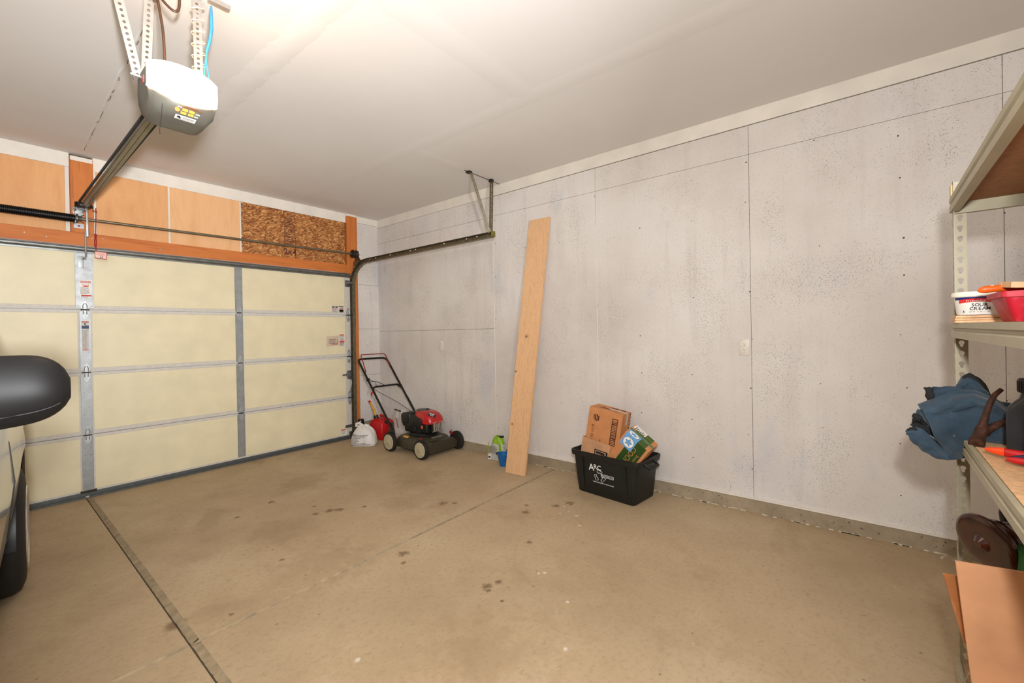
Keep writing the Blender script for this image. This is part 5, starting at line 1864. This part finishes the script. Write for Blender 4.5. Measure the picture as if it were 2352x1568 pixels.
cl_ = thing('spring_clamp', (1.14, -5.43, .978), 'red and navy handled tool with bright orange tip near the shelf edge', 'tool')
CRED = P('tool_red', (176, 24, 24), .35, var=.06)
mb = MB().tube([(1.180, -5.408, .996), (1.172, -5.425, .996), (1.160, -5.455, .995), (1.140, -5.52, .994), (1.12, -5.60, .994)], [.006, .011, .012, .012, .010], 10)
mb.build('handle', CRED, cl_, 50)
MB().tube([(1.188, -5.388, .997), (1.186, -5.392, .997), (1.180, -5.408, .996), (1.173, -5.424, .996)], [.002, .0055, .010, .0125], 12).build('orange_tip', P('tip_orange', (236, 70, 26), .3, var=.04), cl_, 50)
MB().tube([(1.118, -5.415, .990), (1.112, -5.43, .990), (1.10, -5.48, .990), (1.085, -5.58, .990)], [.004, .009, .010, .009], 10).build('handle', CRED, cl_, 50)
MB().tube([(1.148, -5.432, .990), (1.135, -5.45, .992), (1.12, -5.50, .992), (1.10, -5.56, .992)], [.004, .011, .012, .010], 10).build('navy_grip', P('grip_navy', (28, 36, 66), .5), cl_, 50)

# ---- under the lower shelf
hs = MB().tube([V((1.52, -5.470, .90)), V((1.52, -5.462, .84)), V((1.518, -5.456, .78)), V((1.515, -5.456, .735)), V((1.51, -5.468, .705)), V((1.50, -5.49, .69)), V((1.49, -5.51, .70))], [.016, .018, .019, .019, .018, .016, .014], 14)
hs_ = thing('hose_loop', (1.5, -5.48, .70), 'thick black rubber hose with a yellow end hanging under the lower shelf', 'hose')
mb = MB().tube([V((1.47, -5.60, .917)), V((1.465, -5.55, .885)), V((1.458, -5.512, .835)), V((1.452, -5.485, .79)), V((1.45, -5.477, .745)), V((1.452, -5.480, .705)), V((1.455, -5.50, .685)), V((1.46, -5.52, .70))], [.015, .017, .018, .019, .019, .018, .016, .012], 14)
mb.build('hose', P('hose_black', (20, 20, 21), .4), hs_, 60)
hs.bm.free()
MB().tube([V((1.46, -5.518, .70)), V((1.462, -5.535, .722)), V((1.464, -5.548, .735))], [.013, .014, .013], 12).build('yellow_end', P('end_yellow', (214, 158, 44), .4), hs_, 50)

# turned mahogany post lying on its side
tp_ = thing('turned_post', (1.36, -5.45, .60), 'dark mahogany turned wooden post lying with its round foot towards the room', 'post')
n = NB('mahogany', .22, 0, .5)
n.col(n.ramp(n.noise(n.vec((6, 30, 30)), 1, 5, .6), [(.3, (32, 13, 7)), (.6, (56, 22, 11)), (.8, (74, 32, 16))]))
n.b.inputs['Coat Weight'].default_value = .35
n.b.inputs['Coat Roughness'].default_value = .15
MAH = n.mat
FC, FA = V((1.316, -5.398, .681)), V((.60, -.76, .20)).normalized()
MB().lathe([(0, -.012), (.010, -.011), (.018, -.004), (.024, .002), (.045, .001), (.066, .003), (.078, .007), (.084, .012), (.0855, .017), (.083, .021), (.0805, .022), (.080, .026), (.072, .036), (.058, .046), (.050, .052)], FC, FA, 48).build('foot', MAH, tp_, 30)
MB().lathe([(.049, .050), (.056, .056), (.058, .064), (.054, .072), (.044, .078), (.036, .083), (.034, .090), (.040, .095), (.042, .103), (.036, .110), (.030, .12), (.028, .20), (.034, .28), (.036, .31), (.028, .33), (.0, .33)], FC, FA, 40).build('turned_shaft', MAH, tp_, 30)

# tall printed box that holds the post up
pk = thing('lawn_product_box', (1.27, -5.53, .12), 'green yellow and blue printed box under the mahogany post behind the cardboard', 'box')
R = rot('Z', .06)
MB().box((1.278, -5.548, .4125), (.15, .175, .585), R, .002).build('box_body', P('box_green', (34, 94, 46), .5, var=.06), pk, 0)
go = V((1.278, -5.548, .66)) + R @ V((-.0755, 0, 0))
gu = R @ V((0, -1, 0))
bars(pk, 'printed_panel', go, gu, Z, [(-.082, -.07, .08, -.036)], P('box_yellow', (206, 168, 60), .5), .001)
bars(pk, 'printed_panel', go, gu, Z, [(-.078, -.030, .08, -.012), (-.078, .018, .08, .034)], P('box_blue', (50, 92, 134), .5), .001)
bars(pk, 'printed_panel', go, gu, Z, [(-.088, -.1, -.083, .044)], P('box_lime', (110, 160, 50), .5), .001)
fine_print(pk, go + gu.cross(Z) * .001, gu, Z, .14, .03, 2, GREYP)
text('FEED', WHITEINK, pk, go + Z * -.10, gu, Z, .03, 'box_lettering', bold=.02, lift=.001)

# cardboard sheets sticking out of the bottom shelf
def sheet(name, pts, th, mt, label):
    """flat board from four corners: top-front, top-back, bottom-back, bottom-front"""
    mb = MB()
    p = [V(q) for q in pts]
    nn = (p[1] - p[0]).cross(p[3] - p[0]).normalized()
    mb.grid(lambda a, b: (p[0].lerp(p[1], a)).lerp(p[3].lerp(p[2], a), b) + nn * (.004 * math.sin(a * 3 + b * 2)), 8, 10, th)
    o = mb.build(name, mt, None, 30)
    return tag(o, label, 'cardboard')


SHT = P('sheet_cardboard', (206, 150, 108), .75, var=.05, scale=9)
SHD = P('sheet_cardboard_dark', (188, 118, 68), .75, var=.05, scale=9)
sheet('cardboard_sheet', [(1.122, -5.318, .688), (1.195, -5.70, .688), (1.20, -5.725, .125), (1.163, -5.372, .125)], .005, SHT, 'large pale brown cardboard sheet standing at the bottom right of the picture')
sheet('cardboard_sheet', [(1.185, -5.300, .618), (1.212, -5.44, .618), (1.225, -5.47, .30), (1.212, -5.345, .42)], .005, SHD, 'smaller darker cardboard sheet tucked behind the large pale sheet')
n = NB('clear_film', .12)
n.col((236, 236, 232))
n.b.inputs['Transmission Weight'].default_value = 1.0
n.b.inputs['IOR'].default_value = 1.05
n.b.inputs['Alpha'].default_value = .38
FILM = n.mat
mb = MB().grid(lambda a, b: V((1.150 + .015 * math.sin(b * 9 + a * 2) + .05 * a + .035 * b, -5.298 - .045 * a - .055 * b + .008 * math.sin(b * 17 + a * 5) + .004 * math.sin(b * 41), min(.672, .69 - .575 * b + .004 * math.sin(a * 9)))), 8, 60)
tag(mb.build('plastic_film', FILM, None, 60), 'wrinkled clear plastic film between the two cardboard sheets', 'plastic film')

# ------------------------------------------------------------------ the car
CY = math.radians(-4.0)
CO = V((-1.335, -1.498, 0))
cx_, cyv = V((math.cos(CY), math.sin(CY), 0)), V((-math.sin(CY), math.cos(CY), 0))
cp = lambda x, y, z: CO + cx_ * x + cyv * y + Z * z
car = thing('car', tuple(CO), 'silver beige car with black door mirror parked at the left edge', 'car')
PAINT = P('silver_beige_paint', (172, 166, 150), .24, .55, var=.02, scale=300, coat=.8)
GLASS = P('tinted_glass', (20, 24, 26), .06, 0, var=.02, coat=.5)
TIRE = P('tyre_black', (20, 19, 18), .7)
ALLOY = P('alloy_silver', (196, 196, 194), .25, .9)
wheels = [(0, .33), (-2.66, .33)]


def hw(y):
    pts = [(-3.62, .50), (-3.5, .70), (-3.3, .82), (-2.9, .895), (-2.3, .905), (-1.2, .90), (-.5, .905), (0, .915), (.4, .90), (.62, .86), (.78, .76), (.84, .62)]
    for (a, b), (c, d) in zip(pts[:-1], pts[1:]):
        if y <= c:
            return b + (d - b) * max(0, (y - a) / (c - a))
    return pts[-1][1]


def top(y):
    pts = [(-3.62, .62), (-3.5, .78), (-3.2, .90), (-2.35, 1.02), (-2.0, 1.06), (-1.55, 1.40), (-1.2, 1.60), (-.6, 1.67), (.1, 1.66), (.5, 1.58), (.68, 1.30), (.80, .98), (.84, .75)]
    for (a, b), (c, d) in zip(pts[:-1], pts[1:]):
        if y <= c:
            return b + (d - b) * max(0, (y - a) / (c - a))
    return pts[-1][1]


ycs = sorted(set([-3.62, -3.58, -3.5, -3.4, -3.3, -3.15] + [-3.05 + i * .05 for i in range(17)] + [-2.2, -2.05, -1.9, -1.75, -1.55, -1.35, -1.2, -1.0, -.8, -.6] + [-.42 + i * .04 for i in range(22)] + [.5, .58, .66, .72, .78, .82, .84]))
rings_ = []
for y in ycs:
    w, t = hw(y), top(y)
    zb = .24
    for wy, wr_ in wheels:
        d = abs(y - wy)
        if d < .375:
            zb = max(zb, wr_ + math.sqrt(max(0, .375 ** 2 - d * d)))
    belt = min(t, 1.06)
    side = [(w * .78, max(.22, zb)), (w * .85, max(.28, zb + .004)), (w * .925, max(.40, zb + .008)), (w * .975, max(.56, zb + .012)), (w, max(.78, zb + .016)), (w * .985, max(belt - .10, zb + .02)), (w * .955, max(belt - .02, zb + .024)), (w * .93, max(belt, zb + .028))]
    if t > 1.08:
        g_ = (t - belt)
        side += [(w * .90, belt + g_ * .35), (w * .83, belt + g_ * .70), (w * .74, belt + g_ * .93), (w * .55, t)]
    else:
        side += [(w * .88, belt + .005), (w * .80, belt + .010), (w * .70, belt + .015), (w * .5, belt + .02)]
    half = [(x, z) for x, z in side] + [(0, side[-1][1] + .01)]
    ring_ = [cp(x, y, z) for x, z in half] + [cp(-x, y, z) for x, z in half[-2::-1]]
    rings_.append(ring_)
loft(rings_).build('car_body', PAINT, car, 40)
# wheels
for wy, wr_ in wheels:
    for sg in (1, -1):
        c = cp(sg * .80, wy, wr_ + .002)
        ax_ = cx_ * sg
        mb = MB().lathe([(.20, -.105), (.27, -.105), (.315, -.09), (.33, -.06), (.33, .06), (.315, .092), (.27, .108), (.225, .112), (.215, .10), (.215, -.1)], c, ax_, 40)
        wl = mb.build('wheel', TIRE, car, 50)
        mb = MB().lathe([(.222, .113), (.218, .118), (.205, .11), (.196, .06), (.196, -.06)], c, ax_, 40)
        mb.lathe([(0, .098), (.045, .098), (.05, .08), (0, .07)], c, ax_, 20)
        b_ = Z
        for k in range(5):
            a = k * 2 * math.pi / 5 + .3
            d = cyv * math.cos(a) + Z * math.sin(a)
            e = ax_.cross(d)
            mb.prism([(.035, -.024), (.20, -.032), (.20, .032), (.035, .024)], c + ax_ * .072, d, e, .03)
        mb.build('rim', ALLOY, wl, 40)
        MB().lathe([(0, -.02), (.19, -.02), (.19, .0), (0, .0)], c, ax_, 24).build('brake_disc', P('brake_grey', (70, 68, 64), .5, .6), wl, 40)
for wy, wr_ in wheels:
    for sg in (1, -1):
        MB().grid(lambda a, b: cp(sg * (.885 - .25 * b), wy + .372 * math.cos(math.pi * a), wr_ + .372 * math.sin(math.pi * a)), 24, 3).build('wheel_well', BLACKP, car, 40)
MB().tube([cp(.755, -.44, .265), cp(.755, -1.2, .26), cp(.755, -2.25, .265)], .03, 8).build('sill_trim', P('sill_grey', (84, 80, 72), .5), car, 40)
# glass
def flank(y, f):
    """point on the greenhouse side: f from the belt line (0) to the roof rail (1)"""
    w, t = hw(y), top(y)
    g_ = max(.02, t - 1.06)
    P_ = [(0, .93), (.35, .90), (.70, .83), (.93, .74)]
    for (a0, x0), (a1, x1) in zip(P_[:-1], P_[1:]):
        if f <= a1:
            break
    return w * (x0 + (x1 - x0) * (f - a0) / (a1 - a0)) + .006, 1.06 + g_ * f


for y0, y1 in ((-1.52, -.92), (-.86, -.25), (-.19, .42)):
    for sg in (1, -1):
        def win(a, b, y0=y0, y1=y1, sg=sg):
            y = y0 + (y1 - y0) * a
            x, z = flank(y, .06 + .68 * b)
            return cp(sg * x, y, z)
        MB().grid(win, 12, 8, .003).build('side_window', GLASS, car, 60)
for y in (-1.86, -.89):
    for sg in (1, -1):
        MB().tube([cp(sg * hw(y) * k, y, z) for k, z in ((.925, .42), (.975, .56), (1.0, .78), (.985, .94), (.955, 1.02))], .004, 5).build('door_seam', BLACKP, car, 50)
gl = MB()
gl.face([cp(-.76, -1.98, 1.10), cp(.76, -1.98, 1.10), cp(.66, -1.30, 1.57), cp(-.66, -1.30, 1.57)])
gl.build('windscreen', GLASS, car, 0)
# rear lamp wraps round the corner
for sg in (1, -1):
    MB().grid(lambda a, b: cp(sg * (hw(.40 + .40 * a) + .018 * math.sin(a * 3.1) * math.sin(b * 3.1)), .40 + .40 * a, .52 + .30 * b), 10, 10, .01).build('rear_lamp', P('smoked_lamp', (30, 16, 16), .2, coat=.6), car, 50)
    MB().grid(lambda a, b: cp(sg * (hw(-3.48 + .3 * a) + .006), -3.48 + .3 * a, .66 + .10 * b), 8, 4, .01).build('head_lamp', P('lamp_clear', (200, 204, 206), .1, coat=.6), car, 50)
# door mirror, one on each side
MIR = P('mirror_black', (20, 19, 19), .5, var=.04, spec=.22)


def mirror(sg):
    mo = cp(sg * .782, -1.80, 1.205)
    ux = cx_ * sg

    def fn(a, b):
        an = a * 2 * math.pi
        t = b * .985
        # from the root by the door out to the rounded tip
        xo = .265 * t
        k = max(0.0, 1 - max(0, (t - .60) / .40) ** 2.8) ** .5 if t > .60 else 1
        k *= .80 + .20 * min(1, t * 2.4)
        up_ = (.100 if math.sin(an) > 0 else .098) * k
        zc = .006 + .0 * t
        s_, c_ = math.sin(an), math.cos(an)
        e = 2.7
        dz = up_ * math.copysign(abs(s_) ** (2 / e), s_)
        if s_ < 0:
            dz *= 1.02 - .30 * max(0, t - .25)
        dy = (.070 * (k ** .7)) * math.copysign(abs(c_) ** (2 / e), c_)
        if c_ < 0:
            dy *= 1.0 - .25 * abs(s_)
        return mo + ux * xo + cyv * dy + Z * (zc + dz)
    mb = MB().grid(fn, 40, 26, 0, True)
    mb.face([fn(i / 40, 0) for i in range(40)])
    mb.face([fn(i / 40, .999) for i in range(40)])
    m_ = mb.build('door_mirror', MIR, car, 60)
    # seam between the cap and its lower skirt
    pts = []
    for i in range(20):
        t = .02 + .90 * i / 19
        p = fn(.5 + .105 - .03 * t, t)
        pts.append(V(p) - cyv * .0015)
    MB().tube(pts, .0022, 6).build('mirror_seam', P('seam_dark', (8, 8, 8), .6), m_, 60)
    gm = MB()
    gm.face([mo + ux * (.03 + .195 * (0.5 + .5 * math.cos(q))) + cyv * .0715 + Z * (.006 + .072 * math.sin(q)) for q in [i * 2 * math.pi / 24 for i in range(24)]])
    gm.build('mirror_glass', P('mirror_silver', (210, 214, 216), .03, 1.0), m_, 0)
    MB().tube([mo + ux * .07 + Z * -.075, mo + ux * .02 + Z * -.105, mo + ux * -.03 + Z * -.125], [.035, .034, .04], 10).build('mirror_arm', MIR, m_, 50)


mirror(1)
mirror(-1)
